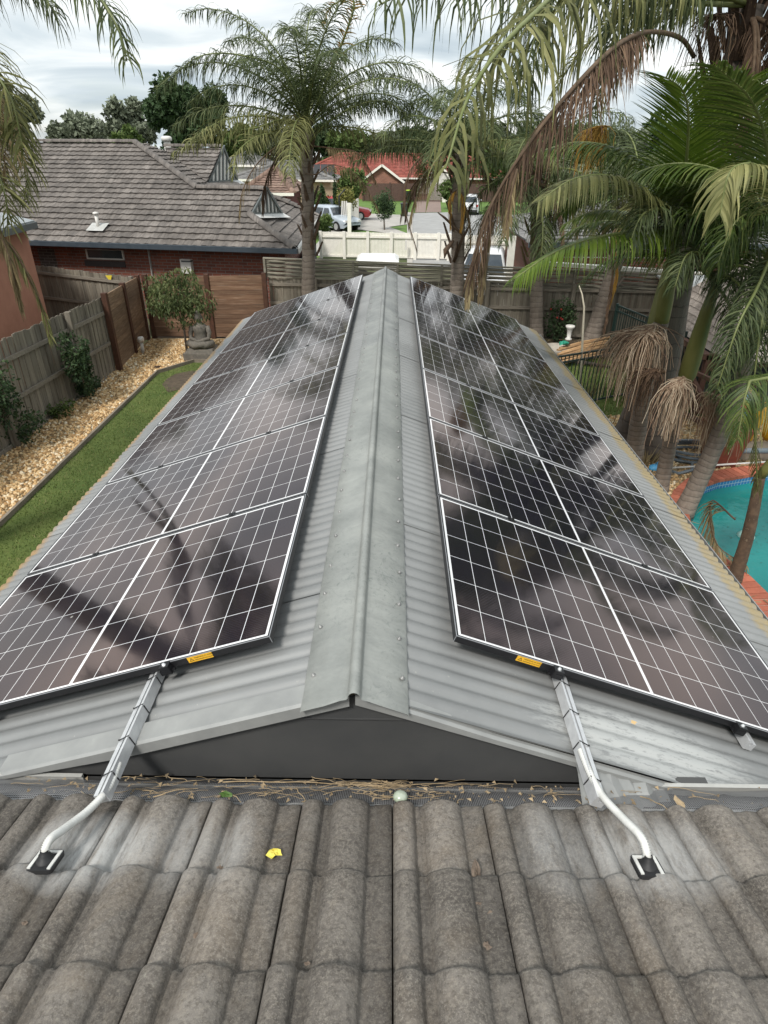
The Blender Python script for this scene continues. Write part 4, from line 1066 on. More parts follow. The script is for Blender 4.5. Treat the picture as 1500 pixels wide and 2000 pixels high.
# ---------------------------------------------------------------- wheelie bins
def bin_(x, y, lid, label, h=1.05):
    p = at(x, y, Z=G); r = empty('wheelie_bin', p, label, 'bin', 'wheelie bins on the far lawn')
    mb = MB(); mb.grid([[V((sx*a, sy*a*1.2, z)) for sx, sy in ((-1, -1), (1, -1), (1, 1), (-1, 1))] for a, z in ((.22, .08), (.29, h-.1))], 0, 0, False, True, True); mb.build('body', bin_m, r)
    mb = MB(); mb.grid([[V((sx*a, sy*a*1.2, z)) for sx, sy in ((-1, -1), (1, -1), (1, 1), (-1, 1))] for a, z in ((.32, h-.1), (.33, h-.06), (.2, h))], 0, 0, False, True, True); mb.build('lid', lid, r)
    for s_ in (-1, 1): mb = MB(); mb.tube([(s_*.26, .3, .1), (s_*.3, .3, .1)], .1, 10); mb.build('wheel', black_rubber, r)
bin_m = M('bin_green', (.015, .035, .022), None, 5, .5)
bin_(789, 423, M('bin_lid_black', (.03, .035, .035), None, 5, .5), 'dark wheelie bin with a dark lid standing at the lawn edge near the kerb')
bin_(798, 395, M('bin_lid_lime', (.35, .5, .04), None, 5, .5), 'dark green wheelie bin with a lime lid against the brown gate', 1.2)
mb = MB(); p = at(868, 395, Z=G); mb.box((p.x-.25, p.y-.2, G), (p.x+.25, p.y+.2, G+.95)); mb.box((p.x-.3, p.y-.25, G+.951), (p.x+.3, p.y+.25, G+1.15))
r = empty('letterbox', p, 'cream brick letterbox beside the paved far driveway', 'letterbox'); part(mb, 'pillar', cream, r)
mb = MB(); mb.box((p.x-.12, p.y-.27, G+.7), (p.x+.12, p.y-.21, G+.78)); part(mb, 'slot', black_rubber, r)

# ---------------------------------------------------------------- brown fence and gate in front of the red house
bf = M('dark_brown_fence', (.07, .04, .032), (.095, .055, .045), 6, .8)
r = empty('front_fence', (0, 76, G), 'dark brown vertical slat front fence and gate before the red-roofed house', 'fence')
slatrun(V((-3.2, 76, 0)), V((2.55, 76, 0)), -1.45, 60, r, .08, bf); slatrun(V((2.7, 76, 0)), V((7.0, 76, 0)), -1.45, 44, r, .3, bf); slatrun(V((7.1, 76, 0)), V((17, 76, 0)), -1.45, 70, r, .08, bf)
for x in (-3.2, -.3, 2.6, 7.05, 11, 15): mb = MB(); mb.box((x-.08, 75.85, G), (x+.08, 75.98, -1.35)); part(mb, 'post', bf, r)

# ---------------------------------------------------------------- houses of the far street
red_t = tile_mat('red_roof_tile', (.22, .055, .04), (.28, .075, .055), (.33, .115, .085), .3)
brn_t = tile_mat('brown_roof_tile', (.15, .095, .07), (.2, .13, .10), (.26, .18, .14), .25)
gry_t = tile_mat('grey_roof_tile', (.14, .14, .14), (.19, .185, .18), (.25, .245, .24), .2)
dk_m = M('dark_opening', (.015, .015, .017), None, 5, .4)
def hipbox(par, x0, x1, y0, y1, zw, zr, tilem, wallm, ov=.5, hipx=(1, 1), exp=.34, tw=.33):
    'walls + a hipped (or gabled) roof with the ridge along x'
    mb = MB(); mb.box((x0, y0, G), (x1, y1, zw)); part(mb, 'wall', wallm, par)
    X0, X1, Y0_, Y1_ = x0-ov, x1+ov, y0-ov, y1+ov; ym = (Y0_+Y1_)/2; run = (Y1_-Y0_)/2
    ra, rb = X0+run*hipx[0], X1-run*hipx[1]; ra = min(ra, (X0+X1)/2); rb = max(rb, (X0+X1)/2)
    A, B, C_, D = V((X0, Y0_, zw)), V((X1, Y0_, zw)), V((X1, Y1_, zw)), V((X0, Y1_, zw)); R0, R1 = V((ra, ym, zr)), V((rb, ym, zr))
    tiled([A, B, R1, R0], V((1, 0, 0)), 'front_roof', tilem, par, exp, tw); 
    mb = MB(); mb.face([C_, D, R0, R1]); part(mb, 'back_roof', tilem, par)
    if hipx[0]: tiled([D, A, R0], V((0, 1, 0)), 'side_roof', tilem, par, exp, tw)
    if hipx[1]: tiled([B, C_, R1], V((0, 1, 0)), 'side_roof', tilem, par, exp, tw)
    caps(R0, R1, par, tilem, .12, .5)
    if hipx[0]: caps(A, R0, par, tilem, .12, .5)
    if hipx[1]: caps(B, R1, par, tilem, .12, .5)
    mb = MB(); mb.box((X0, Y0_-.1, zw-.13), (X1, Y0_-.003, zw+.02)); part(mb, 'gutter', cream, par)
    return R0, R1
def gable_front(par, x0, x1, y, zw, zr, tilem, wallm, depth=5, ov=.4):
    xm = (x0+x1)/2
    mb = MB(); mb.face([(x0, y, G), (x1, y, G), (x1, y, zw), (xm, y, zr), (x0, y, zw)]); part(mb, 'gable_wall', wallm, par)
    for s_, xa in ((-1, x0), (1, x1)):
        xo = xa+s_*ov; zo = zw-(zr-zw)*ov/abs(xm-x0)
        tiled([V((xo, y-.3, zo)), V((xm, y-.3, zr)), V((xm, y+depth, zr)), V((xo, y+depth, zo))], V((0, 1, 0)), 'gable_roof', tilem, par, .34, .33)
        mb = MB(); mb.beam((xo, y-.33, zo-.03), (xm, y-.33, zr-.01), .05, .22, upv=(0, 1, 0)); mb = MB(); mb.beam((xo, y-.33, zo-.05), (xm, y-.33, zr-.02), .22, .05, upv=(0, 1, 0)); part(mb, 'barge_board', cream, par)
def front_rect(par, name, mat_, x0, y0, x1, y1, Yw, off=.03, frame=None):
    a, c3 = at(x0, y1, Y=Yw), at(x1, y0, Y=Yw); mb = MB()
    mb.box((a.x, Yw-off, a.z), (c3.x, Yw+.02, c3.z)); o = part(mb, name, mat_, par); return o
def ztop(y, Y): return at(750, y, Y=Y).z
# red-roofed house
r = empty('red_roofed_house', (2, 82, G), 'orange brick house with bright red tiled roof at the end of the street', 'house')
R0, R1 = hipbox(r, -11, 13, 79.5, 89, ztop(347, 79), ztop(301, 84), red_t, brick_o, .5)
gx0, gx1 = at(709, 350, Y=78).x, at(783, 350, Y=78).x
gable_front(r, gx0, gx1, 78, ztop(350, 78), ztop(322, 78), red_t, brick_o, 6)
gx0, gx1 = at(495, 330, Y=80).x-.4, at(530, 330, Y=80).x+.6
gable_front(r, gx0-1, gx1, 77.5, ztop(335, 78), ztop(314, 78), red_t, brick_o, 6)
gable_front(r, at(838, 345, Y=78.6).x, at(878, 345, Y=78.6).x, 78.8, ztop(345, 78.6), ztop(316, 78.6), red_t, white_paint, 5)
front_rect(r, 'garage_door', M('cream_garage_door', (.55, .50, .42), (.45, .42, .36), 6, .6), 815, 350, 884, 378, 79.4, .06)
for k in range(4): front_rect(r, 'garage_window', dk_m, 817+k*17, 354, 829+k*17, 358, 79.4, .08)
front_rect(r, 'doorway', dk_m, 784, 351, 794, 380, 79.4, .05)
front_rect(r, 'window', glass_dk, 560, 352, 590, 372, 79.4, .05)
# brown-tiled house in the middle distance, behind the big house
r = empty('brown_roofed_house', (-6, 44, G), 'low house with brown tiled hip roof and dark red walls behind the palm trunk', 'house')
a, c3 = at(478, 378, Y=40), at(598, 398, Y=40)
hipbox(r, a.x+.3, c3.x-1.1, 40, 46, ztop(378, 40), ztop(328, 43), brn_t, M('dark_red_wall', (.13, .03, .025), None, 6, .8), .5, (1, .8))
# grey-roofed house with panels on its garage
r = empty('grey_roofed_house', (-6, 58, G), 'cream rendered house with grey roof and dark panels, beside the cypress hedge', 'house')
a, c3 = at(600, 352, Y=57), at(660, 352, Y=57)
hipbox(r, a.x-6, c3.x-.6, 57, 64, ztop(352, 57), ztop(318, 60), gry_t, M('cream_render', (.55, .42, .28), (.48, .36, .24), 4, .9), .5, (1, 1))
zz0, zz1 = ztop(345, 57.2), ztop(336, 58.6)
for k in range(3):
    p0 = at(612+k*14, 348, Y=57.2); p1 = at(625+k*14, 348, Y=57.2)
    mb = MB(); mb.face([(p0.x, 57.3, p0.z+.12), (p1.x, 57.3, p0.z+.12), (p1.x-.1, 58.9, p0.z+.95), (p0.x-.1, 58.9, p0.z+.95)]); part(mb, 'rooftop_panel', dk_m, r)
front_rect(r, 'garage_door', M('tan_door', (.4, .3, .2), None, 5, .6), 618, 366, 650, 388, 56.9, .06)
# small grey roofs over on the far left horizon and right
for nm, x0, x1, yb, yt, Y_, tm, lab in (('distant_house', 78, 130, 286, 264, 120, gry_t, 'grey hip roof house on the left horizon beyond the tiled roof'), ('distant_house', 440, 500, 322, 296, 60, gry_t, 'grey tiled house between the gable vent and the palm'),):
    r = empty(nm, at((x0+x1)/2, yb, Y=Y_), lab, 'house'); a, c3 = at(x0, yb, Y=Y_), at(x1, yb, Y=Y_)
    hipbox(r, a.x, c3.x, Y_, Y_+8, a.z, at(x0, yt, Y=Y_+4).z, tm, cream, .5, (1, 1), .5, .5)
# right neighbour behind the fence
r = empty('corner_house', (9, 24, G), 'grey tiled brick house with dark gutter behind the right end of the rear fence', 'house')
a = at(1012, 462, Y=24); hipbox(r, a.x+.75, a.x+13, 23.2, 31, ztop(470, 23), ztop(385, 27), gry_t, brick_r, .6)
mb = MB(); mb.box((a.x+.1, 22.45, ztop(470, 22.6)-.16), (a.x+13.6, 22.58, ztop(470, 22.6)-.01)); part(mb, 'dark_gutter', navy, r)
mb = MB(); q = at(992, 490, Y=22.9); mb.box((q.x, 22.8, G), (q.x+.22, 23.0, -.95)); part(mb, 'cream_post', cream, r)
# cream band wall / shed roofs to the right rear
r = empty('low_brick_wall', (9, 20, G), 'red brick outbuilding wall with a pale sheet roof edge above the right rear fence', 'wall')
a, c3 = at(1060, 500, Y=20), at(1290, 520, Y=20); mb = MB(); mb.box((a.x, 20, G), (c3.x+1, 20.2, ztop(500, 20))); part(mb, 'wall', brick_r, r)
mb = MB(); z = ztop(512, 19.4); mb.beam((a.x, 19.4, z), (c3.x+1, 19.4, z-.25), .25, .10); part(mb, 'roof_edge', cream, r)

# ================================================================= RIGHT YARD
# dark grey garden shed at the end of the rear fence
shedm = M('shed_steel', (.16, .19, .18), (.21, .24, .23), 3, .5, det=6)
r = empty('garden_shed', (8, 17.5, G), 'grey sheet metal garden shed with pale roof at the right end of the rear fence', 'shed')
a = at(1240, 570, Y=17); 
mb = MB()
n = 24
for i in range(n):
    x0_, x1_ = 7.45+2.2*i/n, 7.45+2.2*(i+1)/n; o_ = -.015*(i % 2)
    mb.face([(x0_, 16.6+o_, G), (x1_, 16.6+o_, G), (x1_, 16.6+o_, -1.62), (x0_, 16.6+o_, -1.62)])
    y0_, y1_ = 16.6+1.5*i/n, 16.6+1.5*(i+1)/n; mb.face([(7.45+o_, y0_, G), (7.45+o_, y1_, G), (7.45+o_, y1_, -1.5), (7.45+o_, y0_, -1.6)])
part(mb, 'wall', shedm, r)
mb = MB(); mb.grid([[V((7.35, 16.5, -1.64+o)), V((9.8, 16.5, -1.64+o)), V((9.8, 18.2, -1.45+o)), V((7.35, 18.2, -1.45+o))] for o in (0, .05)], 0, 0, False, True, True); part(mb, 'roof', M('shed_roof', (.42, .43, .42), (.33, .34, .33), 3, .5), r)

# pool
brickc = brick_mat('pool_coping_brick', (.46, .14, .08), (.38, .11, .065), (.5, .4, .32))
pool = empty('swimming_pool', (cen.x, cen.y, G), 'turquoise swimming pool with curved red brick coping and blue waterline tiles', 'pool')
tot = 0; mb = MB(); n = len(I3)
for i in range(n):
    a, c3 = I3[i], I3[(i+1) % n]; ao, co_ = O3[i], O3[(i+1) % n]; m_ = max(1, int((c3-a).length/.115))
    for k in range(m_):
        t0, t1 = k/m_+.004/m_*10*.5, (k+1)/m_-.02
        P = [a+(c3-a)*t0, a+(c3-a)*t1, ao+(co_-ao)*t1, ao+(co_-ao)*t0]; ti = rnd(-.25, .2)
        mb.grid([[p-V((0, 0, .06)) for p in P], P], 0, ti, False, True, True)
    mb.face([a-V((0, 0, .012)), c3-V((0, 0, .012)), co_-V((0, 0, .012)), ao-V((0, 0, .012))], 1)
cop_m = M('red_coping', (.42, .13, .075), (.33, .095, .055), 9, .8, tint=1, c3=(.5, .22, .15)); mort = M('mortar', (.42, .33, .27), None, 9, .9)
part(mb, 'coping', [cop_m, mort], pool)
b = NB('blue_mosaic'); s3 = b.sep(b.coord('Object')); u = b.math('ADD', s3[0], b.math('MULTIPLY', s3[1], .8))
gxx = b.math('GREATER_THAN', b.math('ABSOLUTE', b.math('SUBTRACT', b.math('FRACT', b.math('MULTIPLY', u, 13)), .5)), .44); gzz = b.math('GREATER_THAN', b.math('ABSOLUTE', b.math('SUBTRACT', b.math('FRACT', b.math('MULTIPLY', s3[2], 13)), .5)), .44)
c = b.mix(b.noise(b.coord('Object'), 14, 2), (.02, .10, .30), (.05, .22, .42)); c = b.mix(b.math('MAXIMUM', gxx, gzz), c, (.35, .45, .5)); b.setc(c); b.p.inputs['Roughness'].default_value = .2
mb = MB()
mb.grid([[p-V((0, 0, .05)) for p in I3], [p-V((0, 0, .30)) for p in I3]], 0, 0, False, True); part(mb, 'waterline_tiles', b.m, pool)
plaster = M('pool_plaster', (.12, .48, .44), (.09, .40, .38), 1.5, .8)
mb = MB(); mb.grid([[p-V((0, 0, .30)) for p in I3], [p+(cen-p)*.12-V((0, 0, 1.5)) for p in I3]], 0, 0, False, True); mb.face([p+(cen-p)*.12-V((0, 0, 1.5)) for p in I3]); part(mb, 'basin', plaster, pool)
b = NB('pool_water'); b.p.inputs['Base Color'].default_value = (.012, .20, .20, 1)
c = b.ramp(b.noise(b.coord('Object'), .8, 5), [(.3, (.008, .19, .185)), (.7, (.018, .27, .25))]); b.setc(c)
b.p.inputs['Roughness'].default_value = .06; b.p.inputs['IOR'].default_value = 1.33; b.p.inputs['Alpha'].default_value = .86
b.bump(b.noise(b.coord('Object'), 5, 4, .6, .5), .3, .04)
mb = MB(); mb.face([p-V((0, 0, .17)) for p in I3]); o = part(mb, 'water', b.m, pool)
mb = MB(); p = at(1457, 1046, Z=G-.12); mb.lathe([(.0, .05), (.09, .035), (.12, 0), (.12, -.03)], p, 16)
o = mb.build('pool_float', M('pale_aqua_plastic', (.35, .6, .55), None, 8, .4)); tag(o, 'round pale disc floating on the turquoise pool', 'pool float')
mb = MB()
for k in range(60):
    q = at(rnd(1380, 1500), rnd(985, 1110), Z=G-.128); 
    if q.x < 4.95: continue
    l = rnd(.02, .07); a = rnd(-.6, .9); mb.face([q, q+V((cos(a)*l, sin(a)*l, .003)), q+V((cos(a)*l*.6-.01, sin(a)*l*.6+.012, .002))], 0, rnd(-.3, .3))
o = mb.build('floating_leaves', M('wet_leaf', (.01, .07, .05), None, 20, .5)); o['kind'] = 'stuff'

# pool fence (green-black tubular)
pfm = M('dark_green_steel', (.012, .028, .024), None, 5, .4)
def pool_fence(pts, label, zt=-2.0, posts=None):
    r = empty('pool_fence', (pts[0][0], pts[0][1], G), label, 'fence')
    mb = MB(); mr = []
    for (xa, ya), (xb, yb) in zip(pts, pts[1:]):
        a, c3 = V((xa, ya, 0)), V((xb, yb, 0)); n_ = int((c3-a).length/.1)
        for i in range(n_+1):
            p = a+(c3-a)*(i/n_); mb.box((p.x-.009, p.y-.009, G+.08), (p.x+.009, p.y+.009, zt-.02))
        for z in (G+.1, zt-.13, zt): t1 = MB(); t1.beam(a+V((0, 0, z)), c3+V((0, 0, z)), .035, .035); mr.append(t1)
    part(mb, 'pickets', pfm, r)
    for t1 in mr: part(t1, 'rail', pfm, r)
    for xa, ya in pts: t1 = MB(); t1.box((xa-.03, ya-.03, G), (xa+.03, ya+.03, zt+.04)); part(t1, 'post', pfm, r)
pool_fence([(3.3, 12.25), (5.3, 13.3), (5.75, 13.55)], 'dark green tubular pool fence running from the patio roof', -2.02)
pool_fence([(5.8, 16.4), (6.1, 15.0), (6.4, 13.6)], 'taller dark pool fence panel standing at right angles near the shed', -1.85)

# hut at the right with pale shingle roof and dark timber frame
shingle = tile_mat('bleached_shingle', (.32, .26, .22), (.44, .37, .32), (.55, .48, .42), .35)
tim = M('stained_timber', (.13, .062, .042), (.09, .045, .03), 8, .8, bump=.2)
hut = empty('garden_hut', (9, 12.5, G), 'open timber hut with bleached shingle roof and crossed braces beside the pool', 'hut')
hx0, hx1, hy0, hy1 = 6.35, 11.4, 12.3, 15.4
def HV(x, y, z): return (x-1.05, y-.6, z)
tiled([V((hx0+.15, hy0-.5, -1.95)), V((hx1+.5, hy0-.5, -1.95)), V((hx1-.7, 13.9, -.35)), V((hx0+1.0, 13.9, -.35))], V((1, 0, 0)), 'roof', shingle, hut, .14, .16, (0, .3, .1), .012, .02)
tiled([V((hx0+.15, hy1+.6, -1.95)), V((hx0+.15, hy0-.5, -1.95)), V((hx0+1.0, 13.9, -.35))], V((0, 1, 0)), 'roof', shingle, hut, .14, .16, (0, .3, .1), .012, .02)
for a, c3 in (((hx0, hy0, G), (hx0, hy0, -1.95)), ((8.15, hy0, G), (8.15, hy0, -1.95)), ((10.15, hy0, G), (10.15, hy0, -1.95)), ((hx0-.3, hy0, -1.98), (11.5, hy0, -1.98)), ((hx0, hy1, G), (hx0, hy1, -1.95)), ((hx0, hy0, -1.99), (hx0, hy1, -1.99))):
    mb = MB(); mb.beam(a, c3, .11, .11, upv=(0, 1, 0)); part(mb, 'beam', tim, hut)
for k, (xa, xb) in enumerate(((hx0, 8.15), (8.15, 10.15))):
    for a, c3 in (((xa+.06, hy0-.02, G+.12), (xb-.06, hy0-.02, G+1.0)), ((xa+.06, hy0+.05, G+1.0), (xb-.06, hy0+.05, G+.12)), ((xa, hy0, G+1.06), (xb, hy0, G+1.06)), ((xa, hy0, G+.08), (xb, hy0, G+.08))):
        mb = MB(); mb.beam(a, c3, .07, .07, upv=(0, 1, 0)); part(mb, 'brace', tim, hut)
sa, sb = V((5.75, 13.4, 0)), V((6.3, 11.25, 0)); sm2 = (sa+sb)/2
for a, c3 in ((sa+V((0, 0, G+.1)), sb+V((0, 0, G+.1))), (sa+V((0, 0, G+.95)), sb+V((0, 0, G+.95))), (sa+V((0, 0, G)), sa+V((0, 0, G+1))), (sm2+V((0, 0, G)), sm2+V((0, 0, G+1))), (sb+V((0, 0, G)), sb+V((0, 0, G+1))), (sa+V((.04, 0, G+.15)), sm2+V((.04, 0, G+.9))), (sm2+V((.04, 0, G+.9)), sb+V((.04, 0, G+.15))), (sm2+V((-.04, 0, G+.15)), sb+V((-.04, 0, G+.9))), (sa+V((-.04, 0, G+.9)), sm2+V((-.04, 0, G+.15)))):
    mb = MB(); mb.beam(a, c3, .075, .075, upv=(1, 0, 0)); part(mb, 'brace', tim, hut)
mb = MB(); mb.box((hx0+.1, hy1-.05, G), (hx1, hy1, -1.95)); mb.box((hx0+.1, 12.8, G+.003), (hx1, hy1-.06, G+.02)); part(mb, 'back_wall', dk_m, hut)

# corten planter, hose, pole, toys
r = M('rust_red_steel', (.20, .045, .022), (.14, .03, .016), 6, .6)
p = at(1400, 905, Z=G); mb = MB(); w_ = .2
mb.grid([[p+V((sx*a, sy*a, z)) for sx, sy in ((-1, -1), (1, -1), (1, 1), (-1, 1))] for a, z in ((.20, 0), (.30, .72), (.25, .72), (.22, .5))], 0, 0, False, True, True)
o = mb.build('tall_planter', r); tag(o, 'tall tapered rust-red planter beside the pool coping', 'planter')
hose_m = M('grey_hose', (.17, .20, .22), (.11, .13, .15), 60, .5)
hp = [at(x, y, Z=G+.05) for x, y in [(1290, 858), (1318, 868), (1338, 850), (1345, 842)]]
pts = [at(1285, 858, Z=G+.04), at(1312, 862, Z=G+.04)]
c0 = at(1345, 885, Z=G+.05)
import itertools
hp = []
for k in range(90):
    a = k*.21+2.2; rr = .36+.05*sin(k*.15)+.02*(k % 30)/30
    hp.append(c0+V((rr*1.35*cos(a), rr*.85*sin(a), .0+.05*(k//30)+.02*sin(k*.4))))
tail = [at(x, y, Z=G+.04) for x, y in [(1330, 900), (1352, 905), (1352, 918), (1325, 925), (1302, 918)]]
mb = MB(); mb.tube([at(1292, 853, Z=G+.04), at(1300, 862, Z=G+.04)]+hp[6:]+tail, .028, 8)
o = mb.build('pool_hose', hose_m); tag(o, 'coiled grey pool hose lying on the gravel between the palm trunks', 'hose')
mb = MB(); mb.tube([at(1308, 914, Z=G+.05), at(1500, 902, Z=G+.12)], .017, 8); o = mb.build('pool_pole', white_paint); tag(o, 'long white pole lying across the pool surround', 'pole')
p = at(1279, 914, Z=G+.05); mb = MB(); mb.blob(p, (.11, .08, .06), 10, 6, 0, 0, .15); mb.blob(p+V((.08, .07, .03)), (.06, .06, .05), 8, 5, 0, 0, .15); o = mb.build('pool_toy', M('light_blue_plastic', (.1, .4, .7), None, 8, .4)); tag(o, 'light blue plastic toy at the foot of the leaning palm', 'toy')
yel2 = M('yellow_plastic', (.75, .42, .02), (.65, .33, .015), 5, .4)
p = at(1465, 880, Z=G); mb = MB()
mb.tube([p+V((-.2, 0, 0)), p+V((-.1, 0, .5)), p+V((.05, 0, .85)), p+V((.25, 0, .9))], [.10, .12, .10, .05], 8); mb.blob(p+V((.3, .1, .5)), (.16, .12, .35), 8, 8)
o = mb.build('inflatable_toy', yel2); tag(o, 'yellow inflatable toy standing behind the palm fronds by the pool', 'toy')
b = NB('striped_board'); s3 = b.sep(b.coord('Object')); wv = b.math('FRACT', b.math('MULTIPLY', b.math('ADD', s3[2], b.math('MULTIPLY', s3[0], .6)), 3.2))
b.setc(b.ramp(wv, [(0, (.7, .7, .7)), (.25, (.05, .3, .65)), (.5, (.6, .08, .1)), (.75, (.75, .65, .1)), (1, (.1, .45, .3))])); bpm = b.m
p = at(1424, 862, Z=G); mb = MB(); mb.grid([[p+V((x*w_, -.02+y+z*.12, z)) for x, y in ((-1, 0), (1, 0), (1, .06), (-1, .06))] for w_, z in ((.12, .1), (.22, .35), (.24, .7), (.2, .95), (.08, 1.06))], 0, 0, True, True, True)
o = mb.build('body_board', bpm); tag(o, 'multicoloured body board leaning beside the hut', 'board')
p = at(1385, 800, Z=G+.3); mb = MB(); mb.blob(p+V((.1, 0, .2)), (.32, .2, .12), 10, 6); o = mb.build('pink_float', M('pink_plastic', (.6, .12, .15), None, 5, .5)); tag(o, 'pink pool float propped on the hut railing', 'toy')
mb = MB(); p0 = at(1448, 893, Z=G+.02); mb.box((p0.x-.35, p0.y-.1, G), (p0.x+.8, p0.y+.25, G+.22)); o = mb.build('timber_sleeper', edge_t); tag(o, 'pale timber sleeper seat beside the pool coping', 'sleeper')
mb = MB(); p0 = at(1448, 880, Z=G+.3); rows = []
mb.tube([p0+V((-.4, 0, 0)), p0+V((.1, -.05, .02)), p0+V((.7, 0, 0))], .05, 8); o = mb.build('rolled_cover', hose_m); tag(o, 'grey rolled tube lying on the timber sleeper', 'roll')

# junk along the rear fence: bamboo raft, bowl, urn, pole, red flowering climber
bam = M('bamboo', (.40, .25, .12), (.30, .17, .08), 10, .7, tint=1)
p = at(1125, 690, Z=G); r = empty('bamboo_bundle', p, 'bundle of brown bamboo canes lying on the ground near the rear fence', 'bamboo')
a, c3 = at(1080, 705, Z=G+.12), at(1178, 682, Z=G+.2)
for k in range(9):
    o_ = V((.03*k, .11*k-.35, .045*k*.5)); mb = MB(); mb.tube([a+o_+V((rnd(-.1, .1), 0, 0)), (a+c3)/2+o_+V((0, 0, .02)), c3+o_+V((rnd(-.1, .1), 0, 0))], .034, 7, 0, rnd(-.3, .3)); part(mb, 'cane', bam, r)
p = at(1088, 690, Z=G+.1); mb = MB(); mb.lathe([(.1, -.08), (.3, 0), (.42, .16), (.40, .17), (.28, .03), (0, -.02)], p, 18); o = mb.build('shallow_bowl', M('stone_bowl', (.42, .38, .32), (.3, .27, .23), 6, .8)); tag(o, 'wide pale stone bowl tipped beside the bamboo bundle', 'bowl')
crumpled('cloth', at(1100, 675, Z=G+.35), (.16, .12), M('teal_cloth', (.03, .3, .2), None, 10, .8), 'teal cloth scrunched behind the stone bowl', 'cloth', 77, .8)
p = at(1110, 664, Z=G+.25); mb = MB(); mb.lathe([(q*.72, z*.72) for q, z in [(.0, 0), (.12, 0), (.13, .05), (.07, .1), (.09, .3), (.12, .42), (.17, .48), (.17, .54), (.12, .55), (0, .5)]], p, 16); o = mb.build('pedestal_urn', white_paint); tag(o, 'small white pedestal urn against the rear fence', 'urn')
p = at(1133, 770, Z=G); mb = MB(); mb.tube([p, at(1136, 700, Y=p.y+.05), at(1141, 600, Y=p.y+.1), at(1137, 575, Y=p.y+.15), at(1131, 558, Y=p.y+.3)], [.03, .026, .02, .015, .012], 7)
o = mb.build('bare_stake', M('pale_stick', (.5, .45, .35), None, 8, .8)); tag(o, 'tall thin pale stick standing beside the far panels on the right', 'stick')
mb = MB(); p = at(1105, 715, Z=G); mb.tube([p+V((-.9, 0, .05)), p+V((0, .1, .12)), p+V((1.1, -.2, .05))], [.05, .07, .03], 7); o = mb.build('dead_branch', M('dark_branch', (.05, .04, .03), None, 8, .8)); tag(o, 'dark dead branch on the lawn in front of the bamboo', 'branch')
random.seed(55)
# ================================================================= PALMS
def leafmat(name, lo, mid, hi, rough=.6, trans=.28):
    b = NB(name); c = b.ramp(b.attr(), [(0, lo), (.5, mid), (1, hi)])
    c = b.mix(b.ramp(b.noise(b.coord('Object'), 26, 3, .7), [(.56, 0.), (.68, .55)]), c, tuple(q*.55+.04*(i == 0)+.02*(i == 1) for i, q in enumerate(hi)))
    b.setc(c); b.p.inputs['Roughness'].default_value = rough; b.p.inputs['Specular IOR Level'].default_value = .32
    tr = b.n('ShaderNodeBsdfTranslucent'); b.link(c, tr.inputs['Color']); ms = b.n('ShaderNodeMixShader'); ms.inputs[0].default_value = trans
    b.link(b.p.outputs[0], ms.inputs[1]); b.link(tr.outputs[0], ms.inputs[2]); b.link(ms.outputs[0], b.out.inputs[0]); return b.m
queen_l = leafmat('queen_leaf', (.03, .045, .018), (.08, .11, .042), (.20, .225, .10))
olive_l = leafmat('olive_leaf', (.05, .055, .018), (.14, .15, .05), (.36, .35, .15))
king_l = leafmat('king_leaf', (.022, .045, .010), (.075, .12, .026), (.20, .24, .07), .45)
bright_l = leafmat('bright_leaf', (.05, .10, .012), (.12, .19, .022), (.22, .30, .05), .45, .35)
dead_l = leafmat('dead_leaf', (.045, .027, .018), (.11, .068, .045), (.24, .16, .10), .85, .1)
straw_l = leafmat('straw_leaf', (.13, .09, .045), (.25, .19, .10), (.45, .37, .2), .8, .15)
tan_l = leafmat('tan_stalk', (.24, .15, .10), (.50, .36, .25), (.72, .60, .45), .8, .1)
gold_l = leafmat('gold_leaf', (.26, .13, .02), (.42, .23, .04), (.55, .36, .1), .8, .2)
stalk_g = M('green_stalk', (.12, .15, .04), (.17, .19, .07), 8, .5); stalk_b = M('brown_stalk', (.10, .06, .035), (.15, .10, .06), 12, .8)
def smooth(pts, n):
    pts = [V(p) for p in pts]; out = []
    for i in range(n+1):
        t = i/n*(len(pts)-1); k = min(int(t), len(pts)-2); t -= k
        p = [pts[k-1] if k > 0 else pts[0]*2-pts[1], pts[k], pts[k+1], pts[k+2] if k+2 < len(pts) else pts[-1]*2-pts[-2]]
        out.append(.5*((2*p[1])+(-p[0]+p[2])*t+(2*p[0]-5*p[1]+4*p[2]-p[3])*t*t+(-p[0]+3*p[1]-3*p[2]+p[3])*t**3))
    return out
